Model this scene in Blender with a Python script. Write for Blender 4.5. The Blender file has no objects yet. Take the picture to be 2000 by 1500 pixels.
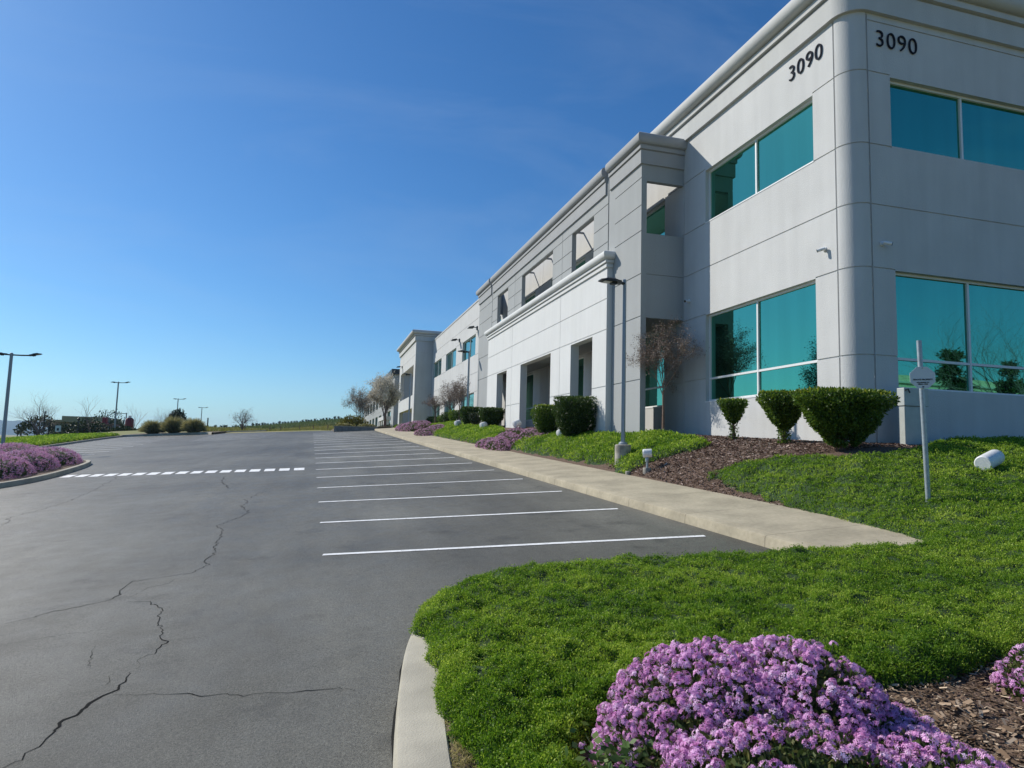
import bpy, math, random
import numpy as np
from mathutils import Vector, Matrix
from mathutils.geometry import delaunay_2d_cdt
rng = np.random.default_rng(7); random.seed(7)
PI = math.pi
sc = bpy.context.scene
C = sc.collection
# ------------------------------------------------------------------ camera
CAM = np.array([0, 0, 1.65]); FL = 1300.3
def cam_axes(yaw, pitch, roll):
    f = np.array([math.sin(yaw)*math.cos(pitch), math.cos(yaw)*math.cos(pitch), math.sin(pitch)])
    r = np.array([math.cos(yaw), -math.sin(yaw), 0]); u = np.cross(r, f)
    return r*math.cos(roll)+u*math.sin(roll), -r*math.sin(roll)+u*math.cos(roll), f
CR, CU, CF = cam_axes(.27485, .09537, .02652)
cd = bpy.data.cameras.new('camera'); cam = bpy.data.objects.new('camera', cd); C.objects.link(cam)
cd.sensor_width = 36; cd.lens = 36*FL/2000; cd.clip_end = 20000; cd.clip_start = .05
cam.matrix_world = Matrix(((CR[0], CU[0], -CF[0], CAM[0]), (CR[1], CU[1], -CF[1], CAM[1]), (CR[2], CU[2], -CF[2], CAM[2]), (0, 0, 0, 1)))
sc.camera = cam
def ray(px, py): return CF+(px-1000)/FL*CR-(py-750)/FL*CU
def onY(px, py, Y):
    d = ray(px, py); return CAM+d*(Y/d[1])
def onX(px, py, X):
    d = ray(px, py); return CAM+d*(X/d[0])
# ------------------------------------------------------------------ terrain
A0, B0, C0 = -.3657, .08, .0479
def lot_h(x, y):
    yc = 62-.75*min(max(x, -22), 4)
    if y > yc:
        e = y-yc
        return A0+B0*x+C0*yc+C0*8*(1-math.exp(-e/8.))-.02*max(e-8, 0)
    return A0+B0*x+C0*y
def zbase(y): return 1.92+(min(y, 45)-11.6)*.0385
SWW = 1.75
def kerb_x(y): return 5.62-.03*(y-8)+.00012*(y-8)**2
def soil(x, y):
    L = lot_h(x, y)+.13
    if y >= 10.9:
        t = (x-kerb_x(y)-SWW)/2.6
        zb = zbase(y) if y < 60 else zbase(60)
    else:
        zb = float(np.interp(y, [-6, 2, 4, 6, 8, 9.6, 10.9], [.3, .45, .65, .98, 1.42, 1.78, 1.92]))
        zb += min(max((x-11)/10., 0), 1)*.25
        t = (x-7.4)/2.6 if y > 6.5 else (x-(7.4-(6.5-y)*.9))/3.2
    tt = min(max(t, 0), 1); tt = tt*(1.6-.6*tt)
    return L+(max(zb, L)-L)*tt
def on_ground(px, py, F=soil, h=0., tmax=150):
    d = ray(px, py); t = 1.
    while t < tmax:
        p = CAM+d*t
        if p[2] < F(p[0], p[1])+h:
            lo, hi = t-.1, t
            for _ in range(16):
                m = (lo+hi)/2; p = CAM+d*m
                if p[2] < F(p[0], p[1])+h: hi = m
                else: lo = m
            return CAM+d*hi
        t += .1
    return CAM+d*tmax
def pxpoly(pts, F=soil, h=0.): return [tuple(on_ground(a, b, F, h)[:2]) for a, b in pts]
# ------------------------------------------------------------------ materials
def mat(name, col, rough=.7, metal=0., spec=.4, noise=0., nscale=3., bump=0., bscale=60., col2=None, trans=0., det=6.):
    m = bpy.data.materials.new(name); m.use_nodes = True; nt = m.node_tree; N = nt.nodes; L = nt.links
    b = N['Principled BSDF']; b.inputs['Roughness'].default_value = rough; b.inputs['Metallic'].default_value = metal
    b.inputs['Specular IOR Level'].default_value = spec
    c1 = (*col, 1); b.inputs['Base Color'].default_value = c1
    tc = N.new('ShaderNodeNewGeometry')
    if noise or col2:
        n = N.new('ShaderNodeTexNoise'); n.inputs['Scale'].default_value = nscale; n.inputs['Detail'].default_value = det
        L.new(tc.outputs['Position'], n.inputs['Vector'])
        r = N.new('ShaderNodeValToRGB'); L.new(n.outputs['Fac'], r.inputs['Fac'])
        r.color_ramp.elements[0].position = .35; r.color_ramp.elements[1].position = .65
        c2 = col2 if col2 else tuple(min(c*(1+noise), 1) for c in col)
        c0 = tuple(c*(1-noise) for c in col) if not col2 else col
        r.color_ramp.elements[0].color = (*c0, 1); r.color_ramp.elements[1].color = (*c2, 1)
        L.new(r.outputs['Color'], b.inputs['Base Color'])
    if bump:
        n2 = N.new('ShaderNodeTexNoise'); n2.inputs['Scale'].default_value = bscale; n2.inputs['Detail'].default_value = 4
        L.new(tc.outputs['Position'], n2.inputs['Vector'])
        bp = N.new('ShaderNodeBump'); bp.inputs['Strength'].default_value = bump; bp.inputs['Distance'].default_value = .02
        L.new(n2.outputs['Fac'], bp.inputs['Height']); L.new(bp.outputs['Normal'], b.inputs['Normal'])
    return m
def leaf_mat(name, cols, trans=.35, rough=.55, spec=.3):
    """foliage: colour picked per leaf from the face attribute 'rnd'"""
    m = bpy.data.materials.new(name); m.use_nodes = True; nt = m.node_tree; N = nt.nodes; L = nt.links
    b = N['Principled BSDF']; out = N['Material Output']
    a = N.new('ShaderNodeAttribute'); a.attribute_name = 'rnd'
    r = N.new('ShaderNodeValToRGB'); L.new(a.outputs['Fac'], r.inputs['Fac'])
    el = r.color_ramp.elements
    while len(el) < len(cols): el.new(.5)
    for i, c in enumerate(cols): el[i].position = i/(len(cols)-1); el[i].color = (*c, 1)
    L.new(r.outputs['Color'], b.inputs['Base Color'])
    b.inputs['Roughness'].default_value = rough; b.inputs['Specular IOR Level'].default_value = spec
    if trans:
        t = N.new('ShaderNodeBsdfTranslucent'); L.new(r.outputs['Color'], t.inputs['Color'])
        mx = N.new('ShaderNodeMixShader'); mx.inputs[0].default_value = trans
        L.new(b.outputs[0], mx.inputs[1]); L.new(t.outputs[0], mx.inputs[2]); L.new(mx.outputs[0], out.inputs['Surface'])
    return m
def stucco(name, col, streak=.08):
    m = bpy.data.materials.new(name); m.use_nodes = True; nt = m.node_tree; N = nt.nodes; L = nt.links
    b = N['Principled BSDF']; b.inputs['Roughness'].default_value = .85; b.inputs['Specular IOR Level'].default_value = .2
    g = N.new('ShaderNodeNewGeometry')
    n = N.new('ShaderNodeTexNoise'); n.inputs['Scale'].default_value = .9; n.inputs['Detail'].default_value = 8; L.new(g.outputs['Position'], n.inputs['Vector'])
    mp = N.new('ShaderNodeMapping'); mp.inputs['Scale'].default_value = (3, 3, .25); L.new(g.outputs['Position'], mp.inputs['Vector'])
    n3 = N.new('ShaderNodeTexNoise'); n3.inputs['Scale'].default_value = 1.2; n3.inputs['Detail'].default_value = 6; L.new(mp.outputs[0], n3.inputs['Vector'])
    ad = N.new('ShaderNodeMath'); ad.operation = 'ADD'; L.new(n.outputs['Fac'], ad.inputs[0]); L.new(n3.outputs['Fac'], ad.inputs[1])
    mr = N.new('ShaderNodeMapRange'); L.new(ad.outputs[0], mr.inputs['Value'])
    mr.inputs['From Min'].default_value = .7; mr.inputs['From Max'].default_value = 1.3
    mx = N.new('ShaderNodeMix'); mx.data_type = 'RGBA'
    mx.inputs['A'].default_value = (*[c*(1-streak) for c in col], 1); mx.inputs['B'].default_value = (*[min(c*(1+streak*.6), 1) for c in col], 1)
    L.new(mr.outputs[0], mx.inputs['Factor'])
    # splash-back dirt low on the walls
    L.new(mx.outputs['Result'], b.inputs['Base Color'])
    n2 = N.new('ShaderNodeTexNoise'); n2.inputs['Scale'].default_value = 38; n2.inputs['Detail'].default_value = 5; L.new(g.outputs['Position'], n2.inputs['Vector'])
    bp = N.new('ShaderNodeBump'); bp.inputs['Strength'].default_value = .35; bp.inputs['Distance'].default_value = .02
    L.new(n2.outputs['Fac'], bp.inputs['Height']); L.new(bp.outputs['Normal'], b.inputs['Normal'])
    return m
M = {}
M['white'] = stucco('white_stucco', (.565, .57, .56))
M['grey'] = stucco('grey_stucco', (.355, .37, .37), .06)
M['bright'] = stucco('bright_white_stucco', (.65, .66, .65), .05)
M['trim'] = stucco('cornice_stucco', (.53, .535, .52), .07)
M['gtrim'] = stucco('grey_cornice_stucco', (.35, .36, .365), .05)
M['frame'] = mat('window_frame_paint', (.74, .75, .75), .4)
M['white_paint'] = mat('white_road_paint', (.84, .84, .82), .6, noise=.12, nscale=9)
M['metal'] = mat('galvanised_metal', (.36, .40, .42), .42, .6, noise=.12, nscale=20)
M['pole'] = mat('pole_paint', (.30, .34, .37), .45, .2)
M['dark_metal'] = mat('dark_bronze_metal', (.03, .034, .036), .45, .3)
M['lamp_lens'] = mat('lamp_lens', (.45, .44, .38), .3)
M['concrete'] = mat('concrete', (.42, .39, .31), .9, noise=.16, nscale=2.2, bump=.25, bscale=90)
M['pedestal'] = mat('rough_concrete', (.33, .31, .27), .9, noise=.3, nscale=5, bump=.4, bscale=40)
M['bark'] = mat('bark', (.15, .10, .075), .9, noise=.3, nscale=30, bump=.5, bscale=60)
M['pale_bark'] = mat('pale_bark', (.27, .17, .12), .85, noise=.3, nscale=25)
M['twig'] = mat('twig_bark', (.16, .13, .12), .9, noise=.2, nscale=20)
M['spot'] = mat('white_enamel', (.75, .76, .76), .5, noise=.06, nscale=30, bump=.15, bscale=120)
M['number'] = mat('dark_lettering', (.018, .02, .03), .85, spec=.1)
M['black'] = mat('black_plastic', (.02, .02, .022), .4)
def glass_mat(name, tint, rough=.015):
    m = bpy.data.materials.new(name); m.use_nodes = True; nt = m.node_tree; N = nt.nodes; L = nt.links
    b = N['Principled BSDF']; b.inputs['Metallic'].default_value = 1; b.inputs['Roughness'].default_value = rough
    g = N.new('ShaderNodeNewGeometry'); mp = N.new('ShaderNodeMapping'); mp.inputs['Scale'].default_value = (2.2, 2.2, .10); L.new(g.outputs['Position'], mp.inputs['Vector'])
    n = N.new('ShaderNodeTexNoise'); n.inputs['Scale'].default_value = 1.6; n.inputs['Detail'].default_value = 5; L.new(mp.outputs[0], n.inputs['Vector'])
    r = N.new('ShaderNodeValToRGB'); L.new(n.outputs['Fac'], r.inputs['Fac'])
    r.color_ramp.elements[0].position = .3; r.color_ramp.elements[0].color = (*[c*.95 for c in tint], 1)
    r.color_ramp.elements[1].position = .7; r.color_ramp.elements[1].color = (*[c*1.04 for c in tint], 1)
    L.new(r.outputs['Color'], b.inputs['Base Color'])
    n2 = N.new('ShaderNodeTexNoise'); n2.inputs['Scale'].default_value = .55; n2.inputs['Detail'].default_value = 1; L.new(g.outputs['Position'], n2.inputs['Vector'])
    bp = N.new('ShaderNodeBump'); bp.inputs['Strength'].default_value = .12; bp.inputs['Distance'].default_value = .02
    L.new(n2.outputs['Fac'], bp.inputs['Height']); L.new(bp.outputs['Normal'], b.inputs['Normal'])
    return m
M['glass'] = glass_mat('teal_coated_glass', (.10, .385, .275))
M['leaf_cover'] = leaf_mat('ground_cover_leaves', [(.05, .13, .010), (.13, .26, .016), (.25, .39, .028), (.46, .57, .08)], .48)
M['leaf_hedge'] = leaf_mat('clipped_shrub_leaves', [(.04, .09, .014), (.08, .15, .02), (.17, .25, .028), (.48, .44, .04)], .42, .4)
M['leaf_hedge_dark'] = leaf_mat('dense_shrub_leaves', [(.025, .055, .014), (.045, .085, .018), (.075, .125, .022), (.13, .17, .03)], .3, .45)
M['leaf_under'] = leaf_mat('shrub_understory_leaves', [(.03, .06, .015), (.06, .10, .02), (.10, .13, .03), (.17, .16, .05)], .3)
M['petal'] = leaf_mat('lilac_petals', [(.60, .21, .50), (.78, .37, .70), (.90, .53, .84), (.97, .78, .95)], .3, .6)
M['petal_far'] = leaf_mat('pink_lilac_petals', [(.46, .17, .36), (.64, .30, .52), (.78, .46, .67), (.90, .66, .80)], .3, .6)
M['blossom'] = leaf_mat('pale_blossom', [(.24, .20, .13), (.50, .46, .36), (.72, .68, .58), (.84, .81, .74)], .2)
M['dry_seed'] = leaf_mat('dry_seed_heads', [(.07, .05, .04), (.15, .11, .09), (.27, .21, .17), (.44, .37, .31)], .15)
M['olive'] = leaf_mat('dark_evergreen_leaves', [(.015, .03, .012), (.03, .05, .018), (.05, .075, .025), (.07, .09, .03)], .15)
M['yellowgreen'] = leaf_mat('yellow_green_leaves', [(.07, .08, .015), (.14, .14, .02), (.22, .20, .03), (.28, .26, .05)], .3)
M['straw'] = leaf_mat('straw_blades', [(.13, .14, .04), (.27, .26, .09), (.42, .38, .17), (.56, .50, .27)], .3)
M['fringe'] = leaf_mat('dry_fringe_blades', [(.22, .19, .06), (.38, .33, .12), (.52, .45, .20), (.62, .56, .30)], .3)
M['field'] = leaf_mat('field_grass_blades', [(.14, .17, .03), (.21, .22, .05), (.30, .27, .08), (.36, .32, .12)], .3)
M['chip'] = leaf_mat('bark_chips', [(.07, .042, .033), (.17, .105, .082), (.29, .195, .16), (.50, .40, .34)], 0, .8)
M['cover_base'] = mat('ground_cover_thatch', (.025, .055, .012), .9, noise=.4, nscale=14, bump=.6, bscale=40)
M['mulch'] = mat('bark_mulch', (.07, .045, .024), .95, nscale=45, col2=(.19, .125, .095), bump=1., bscale=70)
M['dirt'] = mat('dry_soil', (.10, .075, .05), .95, nscale=12, col2=(.20, .155, .10), bump=.8, bscale=60)
def wear(m):
    nt = m.node_tree; N = nt.nodes; L = nt.links; b = N['Principled BSDF']; src = b.inputs['Base Color'].links[0].from_socket
    g = N.new('ShaderNodeNewGeometry'); n = N.new('ShaderNodeTexNoise'); n.inputs['Scale'].default_value = 16; n.inputs['Detail'].default_value = 10; n.inputs['Roughness'].default_value = .75; L.new(g.outputs['Position'], n.inputs['Vector'])
    r = N.new('ShaderNodeValToRGB'); r.color_ramp.elements[0].position = .34; r.color_ramp.elements[1].position = .43; L.new(n.outputs['Fac'], r.inputs['Fac'])
    x = N.new('ShaderNodeMix'); x.data_type = 'RGBA'; x.inputs['A'].default_value = (.16, .16, .15, 1); L.new(src, x.inputs['B']); L.new(r.outputs['Color'], x.inputs['Factor']); L.new(x.outputs['Result'], b.inputs['Base Color'])
wear(M['white_paint'])
# ------------------------------------------------------------------ object helpers
def link(o, parent=None):
    C.objects.link(o)
    if parent is not None: o.parent = parent
    return o
def tag(o, label=None, cat=None, group=None, kind=None):
    if label: o['label'] = label
    if cat: o['category'] = cat
    if group: o['group'] = group
    if kind: o['kind'] = kind
    return o
def empty(name, loc, label, cat, group=None, rz=0, tilt=None):
    o = bpy.data.objects.new(name, None); o.location = loc; o.rotation_euler = (tilt[0] if tilt else 0, tilt[1] if tilt else 0, rz); o.empty_display_size = .2
    return tag(link(o), label, cat, group)
def arrays_obj(name, V, F, m, parent=None, rnd=None, smooth=False):
    """V (n,3), F (k,q) all faces with q corners"""
    me = bpy.data.meshes.new(name); k, q = F.shape
    me.vertices.add(len(V)); me.vertices.foreach_set('co', np.ascontiguousarray(V, dtype=np.float32).ravel())
    me.loops.add(k*q); me.loops.foreach_set('vertex_index', np.ascontiguousarray(F, dtype=np.int32).ravel())
    me.polygons.add(k); me.polygons.foreach_set('loop_start', np.arange(0, k*q, q, dtype=np.int32))
    if smooth: me.polygons.foreach_set('use_smooth', np.ones(k, dtype=bool))
    if rnd is not None:
        a = me.attributes.new('rnd', 'FLOAT', 'FACE'); a.data.foreach_set('value', np.ascontiguousarray(rnd, dtype=np.float32))
    me.update(); me.validate(); me.materials.append(m)
    return link(bpy.data.objects.new(name, me), parent)
class MB:
    def __init__(s): s.v = []; s.f = []
    def add(s, V, F):
        n = len(s.v); s.v += [tuple(p) for p in V]; s.f += [tuple(i+n for i in f) for f in F]; return s
    def box(s, a, b, T=None):
        x0, y0, z0 = a; x1, y1, z1 = b
        V = [(x0, y0, z0), (x1, y0, z0), (x1, y1, z0), (x0, y1, z0), (x0, y0, z1), (x1, y0, z1), (x1, y1, z1), (x0, y1, z1)]
        if T is not None: V = [tuple(T @ Vector(p)) for p in V]
        return s.add(V, [(0, 3, 2, 1), (4, 5, 6, 7), (0, 1, 5, 4), (1, 2, 6, 5), (2, 3, 7, 6), (3, 0, 4, 7)])
    def tube(s, pts, rad, n=8, cap=True):
        P = [Vector(p) for p in pts]; rad = [rad]*len(P) if isinstance(rad, (int, float)) else rad
        n0 = len(s.v); up = None
        for i, p in enumerate(P):
            d = (P[min(i+1, len(P)-1)]-P[max(i-1, 0)]).normalized()
            if up is None: up = d.orthogonal().normalized()
            a = (up-d*up.dot(d)).normalized(); b = d.cross(a); up = a
            for j in range(n):
                t = 2*PI*j/n; s.v.append(tuple(p+(a*math.cos(t)+b*math.sin(t))*rad[i]))
        for i in range(len(P)-1):
            for j in range(n):
                s.f.append((n0+i*n+j, n0+i*n+(j+1) % n, n0+(i+1)*n+(j+1) % n, n0+(i+1)*n+j))
        if cap:
            s.f.append(tuple(n0+j for j in range(n))[::-1]); s.f.append(tuple(n0+(len(P)-1)*n+j for j in range(n)))
        return s
    def lathe(s, prof, n=20, T=None):
        n0 = len(s.v)
        for r, z in prof:
            for j in range(n):
                t = 2*PI*j/n; p = Vector((r*math.cos(t), r*math.sin(t), z)); s.v.append(tuple(T @ p if T is not None else p))
        for i in range(len(prof)-1):
            for j in range(n): s.f.append((n0+i*n+j, n0+i*n+(j+1) % n, n0+(i+1)*n+(j+1) % n, n0+(i+1)*n+j))
        s.f.append(tuple(n0+j for j in range(n))[::-1]); s.f.append(tuple(n0+(len(prof)-1)*n+j for j in range(n)))
        return s
    def build(s, name, m, parent=None, smooth=False, bevel=0, rnd=False):
        me = bpy.data.meshes.new(name); me.from_pydata(s.v, [], s.f); me.update(); me.materials.append(m)
        if smooth: me.polygons.foreach_set('use_smooth', [True]*len(me.polygons)); me.set_sharp_from_angle(angle=math.radians(40))
        o = link(bpy.data.objects.new(name, me), parent)
        if bevel:
            b = o.modifiers.new('bevel', 'BEVEL'); b.width = bevel; b.segments = 2; b.limit_method = 'ANGLE'
        return o
def copy_tree(o, parent=None):
    c = o.copy(); C.objects.link(c); c.parent = parent
    for ch in [x for x in bpy.data.objects if x.parent == o]: copy_tree(ch, c)
    return c
def norm(v): return v/np.maximum(np.linalg.norm(v, axis=-1, keepdims=True), 1e-9)
# ------------------------------------------------------------------ polygon sheets
def inside(poly, P):
    poly = np.array(poly); x, y = P[:, 0], P[:, 1]; c = np.zeros(len(P), bool); n = len(poly)
    for i in range(n):
        x0, y0 = poly[i]; x1, y1 = poly[i-1]
        cond = ((y0 > y) != (y1 > y)); dy = (y1-y0) if y1 != y0 else 1e-9
        c ^= cond & (x < (x1-x0)*(y-y0)/dy+x0)
    return c
def edge_dist(poly, P):
    poly = np.array(poly); d = np.full(len(P), 1e9)
    for i in range(len(poly)):
        a = poly[i-1]; b = poly[i]; ab = b-a; t = np.clip(((P-a)@ab)/max(ab@ab, 1e-9), 0, 1)
        d = np.minimum(d, np.linalg.norm(P-(a+t[:, None]*ab), axis=1))
    return d
def densify(poly, step):
    out = []
    for i in range(len(poly)):
        a = np.array(poly[i]); b = np.array(poly[(i+1) % len(poly)]); n = max(1, int(np.linalg.norm(b-a)/step))
        out += [tuple(a+(b-a)*k/n) for k in range(n)]
    return out
def smooth_line(pts, it=2, closed=True):
    for _ in range(it):
        q = []; n = len(pts)
        for i in range(n if closed else n-1):
            a = np.array(pts[i]); b = np.array(pts[(i+1) % n]); q += [tuple(a*.75+b*.25), tuple(a*.25+b*.75)]
        pts = q if closed else [pts[0]]+q+[pts[-1]]
    return pts
def sheet(name, poly, step, hfun, m, skirt=.0, parent=None, smooth=True, wob=0.):
    poly = densify(poly, step)
    if wob: poly = [(x+random.uniform(-wob, wob), y+random.uniform(-wob, wob)) for x, y in poly]
    A = np.array(poly); x0, y0 = A.min(0); x1, y1 = A.max(0)
    gx, gy = np.meshgrid(np.arange(x0, x1, step), np.arange(y0, y1, step)); P = np.stack([gx.ravel(), gy.ravel()], 1)
    P += rng.uniform(-.2, .2, P.shape)*step
    P = P[inside(poly, P)]; P = P[edge_dist(poly, P) > step*.35]
    n = len(poly); pts = [Vector(p) for p in poly]+[Vector(p) for p in P]
    res = delaunay_2d_cdt(pts, [(i, (i+1) % n) for i in range(n)], [], 1, 1e-5)
    V2 = np.array([(v.x, v.y) for v in res[0]]); ed = edge_dist(poly, V2)
    V = [(p[0], p[1], hfun(p[0], p[1], e)) for p, e in zip(V2, ed)]
    F = [tuple(f) for f in res[2]]
    if skirt:
        cnt = {}
        for f in F:
            for i in range(len(f)):
                a, b = f[i], f[(i+1) % len(f)]
                k = (min(a, b), max(a, b)); cnt.setdefault(k, []).append((a, b))
        low = {}
        for k, l in cnt.items():
            if len(l) == 1:
                a, b = l[0]
                for q in (a, b):
                    if q not in low: low[q] = len(V); V.append((V[q][0], V[q][1], V[q][2]-skirt))
                F.append((b, a, low[a], low[b]))
    me = bpy.data.meshes.new(name); me.from_pydata(V, [], F); me.update(); me.materials.append(m)
    if smooth: me.polygons.foreach_set('use_smooth', [True]*len(me.polygons)); me.set_sharp_from_angle(angle=math.radians(50))
    return link(bpy.data.objects.new(name, me), parent)
def scatter(poly, dens):
    """random points, density as a function of distance to the camera"""
    A = np.array(poly); x0, y0 = A.min(0); x1, y1 = A.max(0); dmax = dens(0)
    n = int((x1-x0)*(y1-y0)*dmax); out = []
    while n > 0:
        k = min(n, 400000); n -= k
        P = rng.uniform((x0, y0), (x1, y1), (k, 2)); d = np.linalg.norm(P, axis=1)
        P = P[rng.random(k)*dmax < np.array([dens(a) for a in d]) if False else rng.random(k)*dmax < dens(d)]
        P = P[inside(poly, P)]; out.append(P)
    return np.concatenate(out)
def hvec(F, P): return np.array([F(a, b) for a, b in P])
# ------------------------------------------------------------------ leaves
def leaf_quads(cen, dirs, size, width, rnd, jitter=.3, fold=True):
    """rhombic leaves: cen (n,3), dirs (n,3) leaf axis, size (n,)"""
    n = len(cen); d = norm(dirs+rng.normal(0, jitter, (n, 3))); s = norm(np.cross(d, rng.normal(0, 1, (n, 3))))
    L = size[:, None]; W = L*width
    V = np.stack([cen, cen+d*L*.5+s*W*.5, cen+d*L, cen+d*L*.5-s*W*.5], 1).reshape(-1, 3)
    F = np.arange(4*n).reshape(n, 4)
    return V, F, rnd
def blades(cen, up, length, width, rnd, spread=.7):
    """thin three-cornered blades that rise from cen"""
    n = len(cen); d = norm(up+rng.normal(0, spread, (n, 3))); d[:, 2] = np.abs(d[:, 2]); s = norm(np.cross(d, rng.normal(0, 1, (n, 3))))
    L = length[:, None]; W = width[:, None] if hasattr(width, '__len__') else width
    V = np.stack([cen-s*W*.5, cen+s*W*.5, cen+d*L], 1).reshape(-1, 3)
    return V, np.arange(3*n).reshape(n, 3), rnd
def clump_noise(P, sc_, seed=0):
    """cheap smooth noise 0..1 on points from summed sines"""
    r = np.random.default_rng(seed); v = np.zeros(len(P))
    for k in range(7):
        a = r.normal(0, 1, P.shape[1]); a *= sc_*(1+.35*k)/np.linalg.norm(a); v += np.sin(P@a+r.uniform(0, 6.28))/(1+.25*k)
    return np.clip(.5+v*.14, 0, 1)
# ================================================================== GROUND
def ground_h(x, y):
    r = math.hypot(x, y)
    z = lot_h(x, y)-.07 if y < 110 and abs(x) < 40 else None
    if z is None:
        xx = max(min(x, 40), -40); yy = min(y, 110); z = lot_h(xx, max(yy, -30))-.07
    z = max(z, -2.5)
    if x > 8 and -20 < y < 9: z = min(z, .2)
    if y < -20: z = min(z, -.5)
    # land falls away on the left
    if x < -28: z = z-(min(-x-28, 120))*.045
    if y > 78 and x < -10: z += 1.0*min((y-78)/17., 1)*(1-min(max((y-150)/60., 0), 1))*min(max((-10-x)/6., 0), 1)*(1 if x > -34 else max(0, 1-(-34-x)/25.))
    # vineyard hill
    if y > 80:
        t = min((y-80)/200., 1); s = 1/(1+math.exp(max(min(-(x/y+.17)*28, 50), -50)))
        z = z*(1-t)+t*float(np.interp(x/y, [-.4, -.3, -.17, -.133, -.086, .04, .2], [-2, 1.5, 5.0, 5.6, 7.0, 11.4, 12.6]))
    if x > 8 and y > 12: z = min(z, 2.2+max(0, y-80)*.03)
    return z
xs = np.concatenate([-np.geomspace(6000, 60, 22), np.arange(-56, 60, 4), np.geomspace(64, 6000, 22)])
ys = np.concatenate([[-900, -300, -100, -60], np.arange(-40, 120, 4), np.arange(120, 330, 10), np.geomspace(340, 9000, 16)])
V = [(x, y, ground_h(x, y)) for y in ys for x in xs]; nx = len(xs)
F = [(j*nx+i, j*nx+i+1, (j+1)*nx+i+1, (j+1)*nx+i) for j in range(len(ys)-1) for i in range(nx-1)]
gm = mat('dry_grass_land', (.19, .20, .055), .95, nscale=.05, col2=(.30, .25, .09), bump=.3, bscale=2)
g = MB(); g.v = V; g.f = F; tag(g.build('ground', gm, smooth=True), kind='structure')
# far blue ridge
def ridge(name, Y, pts, label_m, base):
    mb = MB(); n = 160; top = []
    xs_ = np.linspace(-700, 330, n)
    for i, px in enumerate(xs_):
        py = np.interp(px, [p[0] for p in pts], [p[1] for p in pts])+math.sin(px*.11)*.8+math.sin(px*.037+1)*1.2+math.sin(px*.31)*.4
        top.append(onY(px, py, Y))
    for k, (f, dz) in enumerate(((-.10, 0), (-.05, .55), (0, 1), (.08, .6), (.2, 0))):
        for i, p in enumerate(top):
            q = p*np.array([1+f, 1+f, 1]); q[2] = base+(p[2]-base)*dz*(1+(.12*math.sin(i*.9+k*2) if 0 < dz < 1 else 0)); mb.v.append(tuple(q))
    for k in range(4):
        for i in range(n-1): mb.f.append((k*n+i, k*n+i+1, (k+1)*n+i+1, (k+1)*n+i))
    tag(mb.build(name, label_m, smooth=True), kind='structure')
ridge('hills', 3600, [(-700, 800), (-200, 812), (0, 819), (60, 822), (110, 823), (128, 830), (160, 845), (240, 853), (330, 856)],
      mat('wooded_hills', (.035, .06, .03), 1., noise=.4, nscale=.01), -20)
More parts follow.
